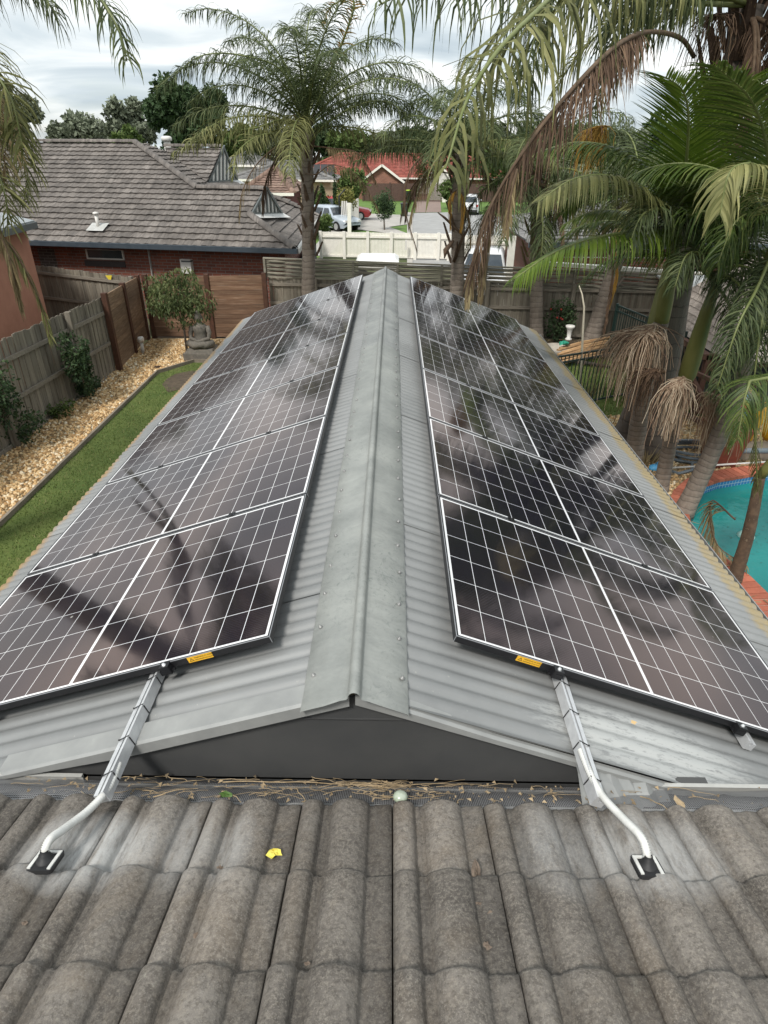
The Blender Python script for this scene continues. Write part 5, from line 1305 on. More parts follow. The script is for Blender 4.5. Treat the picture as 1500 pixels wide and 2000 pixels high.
def frond(par, path, llen=.5, n=70, style='queen', mats=None, w=.018, bare=.12, droop=.8, r0=.022, name='frond', label=None, ns=26, tone=0., side_tilt=0.):
    if style == 'queen': n = int(n*(1.45 if n < 95 else 1)); llen *= 1.12
    elif style == 'king': n = int(n*1.35); w *= .88
    else: n = int(n*1.5)
    P = smooth(path, ns); mb = MB()
    mb.tube(P, [r0*(1-.85*i/ns)+.002 for i in range(ns+1)], 6, 1, .5)
    cum = [0]
    for a, b_ in zip(P, P[1:]): cum.append(cum[-1]+(b_-a).length)
    T = cum[-1]
    def pos(s):
        s *= T; k = 0
        while k < ns-1 and cum[k+1] < s: k += 1
        f_ = (s-cum[k])/max(1e-6, cum[k+1]-cum[k]); return P[k].lerp(P[k+1], f_), (P[k+1]-P[k]).normalized()
    dn = V((0, 0, -1))
    for i in range(n):
        t = bare+(1-bare)*(i+rnd(0, .6))/n; p, d = pos(min(t, .995)); sd = d.cross(V((0, 0, 1)))
        if sd.length < .05: sd = d.cross(V((0, 1, 0)))
        sd.normalize(); upn = sd.cross(d)
        if side_tilt: q = math.cos(side_tilt); sd = sd*q+upn*math.sin(side_tilt); upn = sd.cross(d)
        tt = (t-bare)/(1-bare)
        Lp = llen*(.35+.65*math.sin(pi*min(1, .18+.62*tt))**1.0)*(1-.45*tt**3)*rnd(.8, 1.1)
        for s_ in (-1, 1):
            if style == 'queen':
                d0 = (sd*s_*rnd(.5, 1)+d*rnd(.25, .8)+upn*rnd(-.5, .7)).normalized(); dr = droop*rnd(.7, 1.25)
            elif style == 'king':
                d0 = (sd*s_+d*(.55+.5*tt)+upn*rnd(.05, .22)).normalized(); dr = droop*rnd(.85, 1.15)
            else:
                d0 = (sd*s_*rnd(.1, .5)+d*rnd(.4, 1)+dn*rnd(.2, .8)).normalized(); dr = droop*rnd(.8, 1.3)
            q = p.copy(); di = d0; wv = None; ti = min(1, max(0, rnd(.15, .75)+tone+(.25 if rnd(0, 1) > .9 else 0))); L_ = Lp*rnd(.85, 1.1); nseg = 4
            W0 = w*rnd(.8, 1.15); left, right = [], []
            tw = rnd(-.5, .5) if style != 'king' else rnd(-.15, .15)
            ref = upn if style == 'king' else (upn+V((rnd(-.6, .6), rnd(-.6, .6), rnd(-.2, .2)))).normalized()
            for k in range(nseg+1):
                f_ = k/nseg; wv = di.cross(ref)
                if wv.length < .05: wv = di.cross(sd)
                wv.normalize(); ww = W0*(.55, 1, .95, .6, .06)[k]
                left.append(q-wv*ww/2); right.append(q+wv*ww/2)
                di = (d0*(1-min(.95, dr*(f_+.2)))+dn*dr*(f_+.15)*1.0).normalized() if dr > 0 else d0
                q = q+di*(L_/nseg)
            mb.grid([left, right], 0, ti, style == 'king')
    lm, sm_ = mats or (queen_l, stalk_g)
    return (lambda o: (o.__setitem__('label', label) if label else None, o)[1])(part(mb, name, [lm, sm_], par))
def arc(base, az, el, ln, bend, n=6, pw=1.2):
    p = V(base); out = [p.copy()]
    for i in range(n):
        t = (i+.5)/n; e_ = el-bend*t**pw; p = p+V((sin(az)*cos(e_), cos(az)*cos(e_), sin(e_)))*(ln/n); out.append(p.copy())
    return out
def trunk_mat(name, c1, c2, ring, rs=9, c3=None):
    b = NB(name); co = b.coord('Object'); s3 = b.sep(co)
    nz = b.noise(b.coord('Object', (1, 1, .3)), 5, 5, .7); c = b.ramp(nz, [(.3, c1), (.6, c2), (.75, c3 or c2)])
    u = b.math('ADD', b.math('MULTIPLY', s3[2], rs), b.math('MULTIPLY', b.noise(co, 3, 3), 1.5)); fr_q = b.math('ABSOLUTE', b.math('SUBTRACT', b.math('FRACT', u), .5))
    c = b.mix(b.ramp(fr_q, [(.40, 0.), (.47, .75)]), c, ring); b.setc(c); b.p.inputs['Roughness'].default_value = .9
    st = b.noise(b.coord('Object', (6, 6, .5)), 6, 5, .7)
    b.bump(b.math('ADD', b.math('MULTIPLY', fr_q, -.8), b.math('MULTIPLY', st, .8)), .7, .02); return b.m
q_trunk = trunk_mat('queen_trunk', (.155, .125, .10), (.25, .21, .175), (.10, .08, .065), 7)
k_trunk = trunk_mat('king_trunk', (.15, .12, .098), (.23, .19, .155), (.09, .075, .065), 11)
dk_trunk = trunk_mat('dark_palm_trunk', (.10, .082, .07), (.15, .125, .105), (.07, .058, .05), 5)
boot_m = M('leaf_boot', (.13, .085, .055), (.07, .045, .03), 14, .9, c3=(.24, .18, .12), bump=.5)
shaft_m = M('green_crownshaft', (.13, .145, .035), (.19, .185, .06), 2.5, .5, det=6, stretch=(1, 1, .4), c3=(.20, .16, .07))
fib_m = straw_l
def trunk(par, pts, r0, r1, mat_, n=40, rings=9, rough=.03, name='trunk', base_flare=1.35):
    P = smooth(pts, n); mb = MB(); rows = []
    px_ = None
    for i, p in enumerate(P):
        d = (P[min(i+1, n)]-P[max(0, i-1)]).normalized(); px_ = (V((1, 0, 0))-d*d.x).normalized(); py_ = d.cross(px_); t = i/n
        r = (r0+(r1-r0)*t)*(1+(base_flare-1)*math.exp(-t*14)); r *= 1+rnd(-rough, rough)*.6
        rows.append([p+(px_*cos(2*pi*k/14)+py_*sin(2*pi*k/14))*r*(1+rnd(-rough, rough)) for k in range(14)])
    mb.grid(rows, 0, 0, True, True, True); return part(mb, name, mat_, par)
def boots(par, c, r, z0, z1, n, mat_=None, ln=.35):
    for i in range(n):
        a = i*2.4+rnd(-.2, .2); z = z0+(z1-z0)*i/n; b0 = V(c)+V((cos(a)*r*.8, sin(a)*r*.8, z)); d = V((cos(a)*.35, sin(a)*.35, 1)).normalized(); l = ln*rnd(.7, 1.3); w_ = rnd(.05, .09)
        sdv = d.cross(V((cos(a), sin(a), 0))).normalized(); o = V((cos(a), sin(a), 0)); mb = MB()
        mb.grid([[b0-sdv*w_, b0+o*.05, b0+sdv*w_, b0-o*.02], [b0+d*l*.5-sdv*w_*.6+o*.02, b0+d*l*.5+o*.08, b0+d*l*.5+sdv*w_*.6+o*.02, b0+d*l*.5+o*.01], [b0+d*l-sdv*w_*.3+o*.05, b0+d*l+o*.09, b0+d*l+sdv*w_*.3+o*.05, b0+d*l+o*.05]], 0, rnd(-.3, .3), False, True, True)
        part(mb, 'leaf_base', mat_ or boot_m, par)
def flowerstalk(par, base, az, ln, n=55, mat_=None, spread=.5, drop=1.0, name='flower_stalk', label=None):
    mb = MB(); b0 = V(base); ax = V((sin(az), cos(az), -.15))
    for i in range(n):
        t = rnd(.05, 1); p = b0+ax*ln*.4*t; a = rnd(0, 6.3); out = V((cos(a), sin(a), 0))*rnd(.1, 1)*spread*ln*.4+ax*rnd(0, .3)*ln; ph_ = rnd(0, 6)
        L_ = ln*rnd(.2, 1)*drop; pts = []; wx, wy = 0, 0; sp_ = rnd(.6, 1.5)
        for k in range(7):
            s = k/6; wx += rnd(-.022, .022)*ln; wy += rnd(-.022, .022)*ln; pts.append(p+V((wx, wy, rnd(-.01, .01)))+out*sp_*(1-(1-s)**2)+V((0, 0, (.18*s-1.1*s*s)*L_))+V((sin(k*2.1+ph_), cos(k*1.7+ph_), 0))*.022*(k > 0))
        mb.tube(pts, [.0065*(1-.5*k/6) for k in range(7)], 4, 0, min(1, max(0, rnd(.0, 1.0))), False)
    mb.tube([b0-V((0, 0, .05)), b0+ax*ln*.25, b0+ax*ln*.42-V((0, 0, .06))], [.028, .02, .012], 7, 0, .8)
    o = part(mb, name, mat_ or straw_l, par)
    if label: o['label'] = label
    return o
def queen_palm(base, top, r0, r1, n, label, ln=3.3, seed=1, dead=3, lean=(0, 0), llen=.5, nl=64, elr=(80, -20), w=.02, skipaz=None, mats=None):
    random.seed(seed); base, top = V(base), V(top); r = empty('queen_palm', base, label, 'palm', 'tall queen palms around the yards')
    midp = base.lerp(top, .5)+V((lean[0], lean[1], 0)); trunk(r, [base-V((0, 0, .05)), base.lerp(midp, .5), midp, top], r0, r1, q_trunk, 44, rough=.035)
    boots(r, V((top.x, top.y, 0)), r1, top.z-.7, top.z+.25, 15)
    for i in range(n):
        f_ = i/(n-1); el = radians(elr[0]+(elr[1]-elr[0])*f_**.85+rnd(-6, 6)); az = i*2.399+rnd(-.25, .25)
        L_ = ln*rnd(.88, 1.1)*(1-.15*f_); mt = mats or ((queen_l, stalk_g) if f_ < .72 or rnd(0, 1) < .4 else (olive_l, stalk_g))
        frond(r, arc(top+V((0, 0, .15*(1-f_))), az, el, L_, radians(rnd(70, 105))*(1 if f_ < .6 else .75), 6), llen*rnd(.9, 1.1), nl, 'queen', mt, w, .12, .85, .026, tone=rnd(-.12, .1))
    for i in range(dead):
        az = rnd(0, 6.3); frond(r, arc(top-V((0, 0, .1)), az, radians(-10), ln*.7, radians(75), 5), llen*.8, 45, 'dead', (straw_l if i % 2 else dead_l, stalk_b), w*.8, .2, .9, .022, 'dead_frond')
    return r
# P1 centre-left tall queen palm
p1 = queen_palm((-2.25, 17.6, G), (-2.0, 17.5, 1.9), .20, .15, 21, 'tall queen palm with full drooping crown standing left of the ridge at the rear fence', 3.9, 3, 2, (.03, 0), .66, 120, (84, 14), .021)
boots(p1, (-2.02, 17.55, 0), .13, -.9, 1.2, 26, None, .42)
random.seed(5)
top = V((-2.0, 17.5, 1.6))
frond(p1, [top, at(560, 235, Y=16.6), at(500, 250, Y=16), at(420, 262, Y=15.6), at(335, 300, Y=15.4)], .55, 80, 'queen', (olive_l, stalk_g), .022, .15, .7, .026)
frond(p1, [top, at(545, 262, Y=16.2), at(500, 268, Y=15.6), at(462, 300, Y=15.2), at(455, 345, Y=15.1)], .5, 70, 'queen', (olive_l, stalk_g), .022, .2, .85, .026)
frond(p1, [top, at(560, 150, Y=17.2), at(480, 110, Y=17), at(390, 110, Y=16.9), at(325, 165, Y=16.8)], .6, 90, 'queen', (queen_l, stalk_g), .022, .12, .8, .028)
frond(p1, [top, at(640, 240, Y=16.8), at(700, 205, Y=16.5), at(760, 200, Y=16.3), at(815, 245, Y=16.3)], .55, 85, 'queen', (queen_l, stalk_g), .022, .15, .85, .028)
frond(p1, [top, at(650, 290, Y=16.6), at(700, 300, Y=16.3), at(735, 355, Y=16.2)], .4, 55, 'dead', (straw_l, stalk_b), .014, .35, .9, .018, 'dead_frond')
frond(p1, [V((-2.1, 17.5, 1.0)), at(618, 340, Y=16.6), at(650, 322, Y=16.4), at(700, 345, Y=16.3), at(740, 410, Y=16.2)], .35, 50, 'dead', (straw_l, stalk_b), .013, .4, .9, .014, 'dead_frond')
frond(p1, [V((-2.0, 17.5, 1.9)), at(690, 20, Y=17), at(650, 10, Y=17), at(630, 50, Y=17)], .3, 30, 'queen', (gold_l, stalk_g), .03, .4, .4, .03, 'new_frond')
# P2 centre-right queen palm
p2 = queen_palm((1.86, 17.75, G), (1.68, 17.5, 1.45), .20, .16, 16, 'queen palm with shaggy boots and dead fronds right of the ridge at the rear fence', 3.1, 12, 4, (.05, 0), .6, 100, (80, 18))
random.seed(6); t2 = V((1.62, 17.5, 1.35))
frond(p2, [t2, at(850, 285, Y=16.8), at(800, 285, Y=16.4), at(750, 290, Y=16.2), at(690, 318, Y=16)], .45, 80, 'queen', (queen_l, stalk_g), .02, .08, .95, .024)
frond(p2, [V((1.6, 17.4, 1.0)), at(850, 330, Y=16.6), at(835, 300, Y=16.3), at(800, 335, Y=16), at(790, 400, Y=15.9), at(815, 490, Y=15.8)], .28, 60, 'dead', (dead_l, stalk_b), .013, .25, .9, .016, 'dead_frond')
for k, (x, y) in enumerate(((905, 400), (880, 395), (915, 430))):
    frond(p2, [V((1.7, 17.35, .7)), at(x, y-10, Y=17), at(x+5*(k-1), y+50, Y=16.9)], .3, 26, 'dead', (gold_l if k < 2 else straw_l, stalk_b), .02, .1, .9, .014, 'dead_frond')
mb = MB(); mb.tube([V((1.7, 17.45, -1.0)), at(905, 460, Y=17.2), at(868, 425, Y=17), at(855, 415, Y=16.9)], [.045, .04, .03, .012], 7); part(mb, 'broken_stalk', boot_m, p2)
mb = MB(); mb.tube([at(885, 470, Y=17.2), at(870, 490, Y=17), at(868, 505, Y=17)], [.04, .07, .01], 7); part(mb, 'broken_stalk', boot_m, p2)
boots(p2, (1.75, 17.6, 0), .14, -1.2, .9, 16, None, .5)
# P3, P4 right rear palms
p3 = queen_palm((4.2, 17.8, G), (3.62, 17.5, .95), .19, .15, 18, 'queen palm with tattered straw boots behind the right rear corner of the panels', 3.0, 14, 4, (.0, 0), .65, 95, (75, -25))
boots(p3, (3.75, 17.5, 0), .14, -1.3, .6, 18, straw_l, .5)
p4 = queen_palm((5.75, 17.9, G), (6.2, 17.6, .55), .22, .17, 17, 'thick ringed queen palm leaning right near the garden shed', 2.9, 17, 3, (.0, 0), .65, 95, (75, -20))
random.seed(8)
for k, (x, y, x2, y2) in enumerate(((1195, 500, 1180, 650), (1203, 500, 1190, 600))):
    frond(p4, [V((6.1, 17.4, .2)), at(x, y-40, Y=17.1), at(x+3, y+30, Y=17.1), at(x2, y2, Y=17.2)], .35, 40, 'dead', (gold_l if k else dead_l, stalk_b), .02, .15, .9, .02, 'dead_frond')
flowerstalk(p4, at(1185, 245, Y=12.5), -.5, .8, 160, gold_l, .9, 1.0, 'flower_stalk', 'golden drooping flower stalk')
boots(p4, (6.02, 17.75, 0), .18, -1.6, .3, 14, k_trunk, .3)
# P5 big near queen palm, top right
random.seed(9)
T5 = V((4.6, 10.1, 3.1))
p5 = empty('queen_palm', (4.79, 10.25, G), 'thick-trunked queen palm filling the top right with long hanging fronds', 'palm', 'tall queen palms around the yards')
trunk(p5, [(4.79, 10.25, G-.05), (4.62, 10.2, -1.6), (4.46, 10.15, .5), (4.55, 10.1, 2.2), T5], .25, .15, dk_trunk, 40, rough=.03, base_flare=1.1)
boots(p5, (4.6, 10.1, 0), .22, 1.4, 3.3, 34, dead_l, .8)
frond(p5, [T5, at(1330, -40, Y=8.5), at(1180, -70, Y=6.8), at(1030, 40, Y=5.3), at(925, 170, Y=4.6), at(870, 330, Y=4.2)], .8, 96, 'queen', (olive_l, stalk_g), .026, .25, 1.15, .03, tone=-.1)
frond(p5, [T5, at(1320, 0, Y=9), at(1150, -60, Y=8), at(1000, -30, Y=7.2), at(850, -40, Y=6.6), at(740, 10, Y=6.2)], .8, 110, 'queen', (queen_l, stalk_g), .024, .2, 1.1, .03)
frond(p5, [T5, at(1340, -20, Y=9.2), at(1240, -110, Y=8.4), at(1120, -60, Y=7.8), at(1050, 60, Y=7.5), at(1020, 180, Y=7.4)], .8, 110, 'queen', (queen_l, stalk_g), .024, .2, 1.1, .03)
frond(p5, [at(1355, 110, Y=9.8), at(1330, 75, Y=8.9), at(1270, 62, Y=7.6), at(1210, 85, Y=6.4), at(1130, 160, Y=5.6), at(1040, 270, Y=5.1), at(960, 400, Y=4.9), at(925, 520, Y=4.8)], .62, 150, 'dead', (dead_l, stalk_b), .009, .45, .42, .026, 'dead_frond', 'brown dead frond')
for az, el, L_, bd in ((-2.2, 30, 3.4, 110), (-2.9, 45, 3.3, 120), (2.6, 35, 3.3, 115), (1.6, 40, 3.2, 110), (.7, 45, 3.3, 110), (-.2, 50, 3.4, 115), (-1.0, 55, 3.4, 120), (2.1, 70, 3.2, 100), (-2.0, 72, 3.3, 110), (0.1, 75, 3.2, 100), (-1.5, 12, 2.8, 80), (1.0, 15, 3, 80), (-.5, 15, 3, 85)):
    frond(p5, arc(T5+V((0, 0, .1)), az, radians(el), L_, radians(bd), 6), .6, 66, 'queen', (queen_l if el > 20 else olive_l, stalk_g), .026, .16, .85, .03, tone=rnd(-.1, .1))
for az, L_ in ((2.9, 2.2), (-2.9, 2.0), (2.2, 2.4), (3.3, 1.6), (1.5, 2.0)):
    frond(p5, arc(T5-V((0, 0, .1)), az, radians(-15), L_, radians(70), 5), .5, 60, 'dead', (dead_l, stalk_b), .012, .1, .9, .03, 'dead_frond')
flowerstalk(p5, (4.75, 9.85, 2.8), 2.6, 1.5, 170, dead_l, 1.0, 1.1, 'flower_stalk')
flowerstalk(p5, (4.3, 9.95, 3.0), -2.2, 1.0, 80, dead_l, .9, 1.0, 'flower_stalk')
# dangling thin dead leaflets hanging from the arc
for (x, y, l_) in ((960, 430, 150), (935, 470, 120), (1010, 330, 120)):
    frond(p5, [at(x, y, Y=4.95), at(x-14, y+l_*.5, Y=4.9), at(x-22, y+l_, Y=4.85)], .2, 26, 'dead', (straw_l, stalk_b), .011, .0, .9, .008, 'dead_frond')

# king (bangalow) palms
def king_palm(base, pts, shaft_i, r0, r1, rs, label, fr_, trunk_m=None, seed=2, shaft_len=None):
    random.seed(seed); r = empty('bangalow_palm', base, label, 'palm', 'slim bangalow palms beside the pool')
    trunk(r, [V(base)-V((0, 0, .05))]+pts[:shaft_i+1], r0, r1, trunk_m or k_trunk, 40, rough=.02, base_flare=1.25)
    a, b_ = pts[shaft_i], pts[-1]; mb = MB(); P = [a.lerp(b_, t) for t in (0, .08, .25, .5, .75, 1)]
    mb.tube(P, [r1*1.0, rs, rs*1.02, rs*.9, rs*.72, rs*.45], 14, 0, 0); part(mb, 'crownshaft', shaft_m, r)
    for f_ in fr_: frond(r, *f_[0], **f_[1])
    return r
def K(path, llen=.75, n=62, w=.03, droop=.35, mats=None, bare=.14, tone=0., tilt=0., name='frond', style='king'):
    return ((path,), dict(llen=llen, n=n, style=style, mats=mats or (king_l, stalk_g), w=w, bare=bare, droop=droop, r0=.022, tone=tone, side_tilt=tilt, name=name))
cA = at(1325, 440, Y=9.5); 
frA = [K([cA, at(1338, 340, Y=8.84), at(1345, 240, Y=8.48), at(1335, 180, Y=8.30), at(1300, 150, Y=8.13)], .85, 62, .026, .15, (bright_l, stalk_g), .1, 0, 0),
       K([cA, at(1260, 390, Y=8.75), at(1195, 345, Y=8.22), at(1120, 350, Y=7.86), at(1050, 395, Y=7.59)], .75, 66, .03, .75, (olive_l, stalk_g), .14, -.12),
       K([cA, at(1250, 450, Y=8.57), at(1150, 468, Y=8.04), at(1070, 500, Y=7.77), at(1005, 545, Y=7.59)], .65, 66, .03, .85, (bright_l, stalk_g), .12, .05),
       K([cA, at(1400, 350, Y=8.93), at(1480, 330, Y=8.57), at(1560, 380, Y=8.30)], .8, 60, .03, .6, None, .12)]
frA += [K([cA, at(1350, 420, Y=8.4), at(1390, 420, Y=8.1), at(1425, 500, Y=8.0)], .55, 70, .018, 1.0, (king_l, stalk_g), .12, -.1, 0, 'frond', 'queen'),
        K([cA, at(1300, 410, Y=8.5), at(1255, 420, Y=8.2), at(1225, 490, Y=8.1)], .55, 70, .018, 1.0, (queen_l, stalk_g), .12, -.1, 0, 'frond', 'queen'),
        K([cA, at(1370, 330, Y=9.02), at(1410, 230, Y=8.84), at(1440, 170, Y=8.66), at(1500, 150, Y=8.48)], .8, 60, .026, .25, (bright_l, stalk_g), .12),
        K([cA, at(1370, 410, Y=8.93), at(1420, 400, Y=8.57), at(1470, 450, Y=8.30), at(1490, 540, Y=8.22)], .65, 56, .026, .7, (king_l, stalk_g), .14)]
for az, el, bd in ((1.8, 50, 95), (.6, 40, 100), (-.6, 45, 100), (1.4, 62, 80), (-1.5, 62, 85), (.3, 70, 80)): frA.append(K(arc(cA, az, radians(el), 2.4, radians(bd)), .7, 58, .028, .7, (king_l if el > 10 else olive_l, stalk_g), .14, rnd(-.15, .1)))
kA = king_palm((4.34, 9.95, G), [at(1262, 740, Y=9.82), at(1292, 628, Y=9.73), cA], 1, .15, .11, .115, 'bangalow palm with a pale straight crownshaft, leftmost of the slim trunks by the pool fence', frA)
flowerstalk(kA, at(1285, 632, Y=9.51), -2.4, 1.1, 200, tan_l, .9, 1.0)
flowerstalk(kA, at(1268, 640, Y=9.56), -1.9, 1.0, 150, tan_l, .9, 1.0)
kB = king_palm((4.30, 10.75, G), [at(1240, 780, Y=10.9), at(1272, 660, Y=11.0), at(1310, 500, Y=11.1)], 1, .15, .12, .12, 'darker bangalow trunk just behind the leftmost slim palm', [K(arc(at(1315, 490, Y=11.1), az, radians(el), 2.1, radians(85)), .65, 50, .028, .7) for az, el in ((-1.6, 50), (-1.2, 40), (.3, 40), (1.8, 45))], dk_trunk, 3)
cC = at(1398, 555, Y=8.7)
frC = [K([cC, at(1430, 520, Y=8.1), at(1480, 540, Y=7.8), at(1500, 640, Y=7.7)], .5, 70, .016, 1.0, (queen_l, stalk_g), .15, -.1, 0, 'frond', 'queen'),
       K([cC, at(1370, 500, Y=8.3), at(1340, 500, Y=8.1), at(1318, 560, Y=8.0)], .45, 60, .015, 1.0, (queen_l, stalk_g), .15, -.15, 0, 'frond', 'queen'),
       K([cC, at(1425, 600, Y=8.2), at(1430, 680, Y=8.0), at(1410, 800, Y=7.9)], .4, 70, .014, 1.0, (queen_l, stalk_g), .15, -.15, 0, 'frond', 'queen'),
       K([cC, at(1420, 540, Y=8.0), at(1455, 580, Y=7.5), at(1470, 700, Y=7.3)], .45, 70, .014, 1.0, (queen_l, stalk_g), .15, -.15, 0, 'frond', 'queen'),
       K([cC, at(1440, 450, Y=8.4), at(1470, 420, Y=8.1), at(1540, 440, Y=7.9)], .7, 56, .024, .7, (king_l, stalk_g), .15)]
for az, el in ((1.9, 35), (1.2, 45), (-.3, 50), (-1.3, 42), (.5, 62)): frC.append(K(arc(cC, az, radians(el), 1.9, radians(95)), .6, 52, .022, .8, None, .16, rnd(-.1, .15)))
kC = king_palm((4.46, 8.97, G), [at(1312, 850, Y=9.0), at(1338, 745, Y=9.0), cC], 1, .115, .095, .125, 'slim bangalow palm with a swollen yellow-green crownshaft, middle one of the slim trunks', frC, None, 4)
flowerstalk(kC, at(1335, 735, Y=8.75), -2.6, .8, 180, tan_l, .9, 1.15)
flowerstalk(kC, at(1375, 765, Y=8.75), 2.4, .8, 170, tan_l, .7, 1.3)
flowerstalk(kC, at(1300, 720, Y=8.9), -1.6, .8, 90, dead_l, .9, 1.0)
cD = at(1518, 470, Y=8.0)
frD = [K([cD, at(1500, 560, Y=7.5), at(1480, 680, Y=7.2), at(1465, 820, Y=7.1)], .4, 80, .013, 1.0, (queen_l, stalk_g), .15, -.15, 0, 'frond', 'queen'),
       K([cD, at(1500, 420, Y=7.8), at(1440, 430, Y=7.6), at(1400, 520, Y=7.5)], .5, 70, .016, 1.0, (king_l, stalk_g), .15, -.1, 0, 'frond', 'queen'),
       K([cD, at(1520, 400, Y=7.2), at(1490, 330, Y=6.8), at(1430, 330, Y=6.6), at(1405, 420, Y=6.5)], .6, 56, .03, .85, (olive_l, stalk_g), .3, .15),
       K([cD, at(1480, 560, Y=7.3), at(1440, 640, Y=7.0), at(1400, 760, Y=6.9)], .42, 80, .013, 1.0, (queen_l, stalk_g), .15, -.15, 0, 'frond', 'queen'),
       K([cD, at(1500, 300, Y=7.6), at(1470, 200, Y=7.2), at(1400, 130, Y=7)], .8, 66, .03, .35, (king_l, stalk_g), .2, .05)]
for az, el in ((-1.2, 60), (-.6, 50), (0, 40), (1.5, 35), (1.9, 50), (.8, 65)): frD.append(K(arc(cD, az, radians(el), 2.3, radians(100)), .7, 56, .028, .7, None, .15, rnd(-.1, .1)))
kD = king_palm((4.53, 8.23, G), [at(1392, 880, Y=8.35), at(1440, 760, Y=8.3), at(1455, 690, Y=8.25), cD], 2, .13, .11, .15, 'bangalow palm leaning right across the pool edge, with a fat olive crownshaft', frD, None, 5)
cE = V((4.75, 6.2, -.35))
kE = king_palm((4.45, 6.45, G), [at(1462, 1040, Y=6.42), at(1485, 930, Y=6.4), cE], 1, .085, .055, .06, 'small young palm leaning out at the right edge over the pool coping', [K([cE, at(1490, 740, Y=5.9), at(1460, 760, Y=5.7), at(1440, 860, Y=5.6)], .5, 50, .018, .85, (king_l, stalk_g), .15), K([cE, at(1480, 800, Y=5.9), at(1475, 850, Y=5.8), at(1480, 960, Y=5.8)], .4, 40, .016, .85, (olive_l, stalk_g), .1)]+[K(arc(cE, az, radians(el), 1.3, radians(100)), .42, 40, .018, .8) for az, el in ((2.0, 40), (1.0, 55), (-.4, 50), (.2, 10), (3.0, 50))], boot_m, 6)
frond(kE, [V((4.5, 6.9, -2.55)), V((4.3, 7.2, -2.45)), V((4.35, 6.9, -2.9)), V((4.65, 6.6, -3.05))], .4, 40, 'dead', (straw_l, stalk_b), .014, .1, .7, .01, 'dead_frond')

# left off-frame queen palm whose fronds hang in
random.seed(19)
TL5 = V((-5.1, 6.6, 2.6))
pL = empty('queen_palm', (-5.9, 6.4, G), 'near queen palm beyond the left edge whose drooping fronds hang into view', 'palm', 'tall queen palms around the yards')
trunk(pL, [(-5.9, 6.4, G-.05), (-5.7, 6.45, -1), (-5.4, 6.5, 1), TL5], .2, .16, q_trunk, 36, rough=.03)
boots(pL, (-5.25, 6.55, 0), .16, 1.8, 2.7, 12)
frond(pL, [TL5, at(-10, -120, Y=6.0), at(110, -70, Y=5.6), at(185, -15, Y=5.4), at(232, 60, Y=5.3), at(248, 120, Y=5.3)], .46, 130, 'queen', (queen_l, stalk_g), .015, .2, 1.0, .02, tone=.08)
frond(pL, [TL5, at(-120, 60, Y=6.2), at(-40, 110, Y=6), at(20, 190, Y=5.9), at(45, 290, Y=5.9)], .5, 140, 'queen', (olive_l, stalk_g), .016, .2, .8, .02, tone=-.05)
frond(pL, [TL5, at(-150, 180, Y=6.3), at(-70, 250, Y=6.1), at(0, 350, Y=6), at(18, 440, Y=6)], .5, 140, 'queen', (olive_l, stalk_g), .015, .2, .8, .02, tone=0)
frond(pL, [TL5-V((0, 0, .2)), at(-160, 330, Y=7), at(-60, 400, Y=6.9), at(20, 480, Y=6.8), at(75, 580, Y=6.8), at(98, 660, Y=6.8)], .35, 90, 'dead', (olive_l, stalk_b), .012, .2, .7, .016, 'dead_frond', 'yellowing old frond', tone=.1)
for az, el, L_, bd in ((-2.5, 40, 3.2, 100), (-1.8, 30, 3.2, 90), (-1, 45, 3.3, 100), (-.2, 40, 3.2, 100), (.4, 65, 3, 90), (-2.9, 60, 3, 100), (-1.4, 75, 3.0, 90), (2.9, 55, 2.6, 110), (2.2, 78, 2.6, 110), (-1.2, 20, 3.0, 80), (-.6, 60, 3.1, 95), (-2.1, 60, 3.1, 95), (-1.7, 5, 2.8, 70), (-.8, 5, 2.8, 70), (.1, 15, 2.8, 80), (-2.6, 20, 3, 80)):
    frond(pL, arc(TL5, az, radians(el), L_, radians(bd), 6), .5, 60, 'queen', (queen_l, stalk_g), .02, .15, .8, .024)

for k, (path, mt, ll) in enumerate((
    ([TL5, at(-130, 120, Y=6.4), at(-60, 150, Y=6.2), at(-10, 230, Y=6.1), at(12, 330, Y=6.1)], (straw_l, stalk_b), .5),
    ([TL5, at(-160, 60, Y=6.9), at(-60, 130, Y=6.6), at(10, 210, Y=6.5), at(50, 320, Y=6.5), at(55, 400, Y=6.5)], (olive_l, stalk_g), .45),
    ([TL5-V((0, 0, .2)), at(-150, 300, Y=7), at(-50, 380, Y=6.8), at(10, 480, Y=6.7), at(40, 600, Y=6.7)], (straw_l, stalk_b), .4),
    ([TL5, at(-100, -60, Y=6.4), at(20, -60, Y=6.1), at(90, 0, Y=6.0), at(115, 50, Y=6.0)], (queen_l, stalk_g), .45))):
    frond(pL, path, ll, 120, 'queen' if k != 2 else 'dead', mt, .014, .2, 1.0, .018)
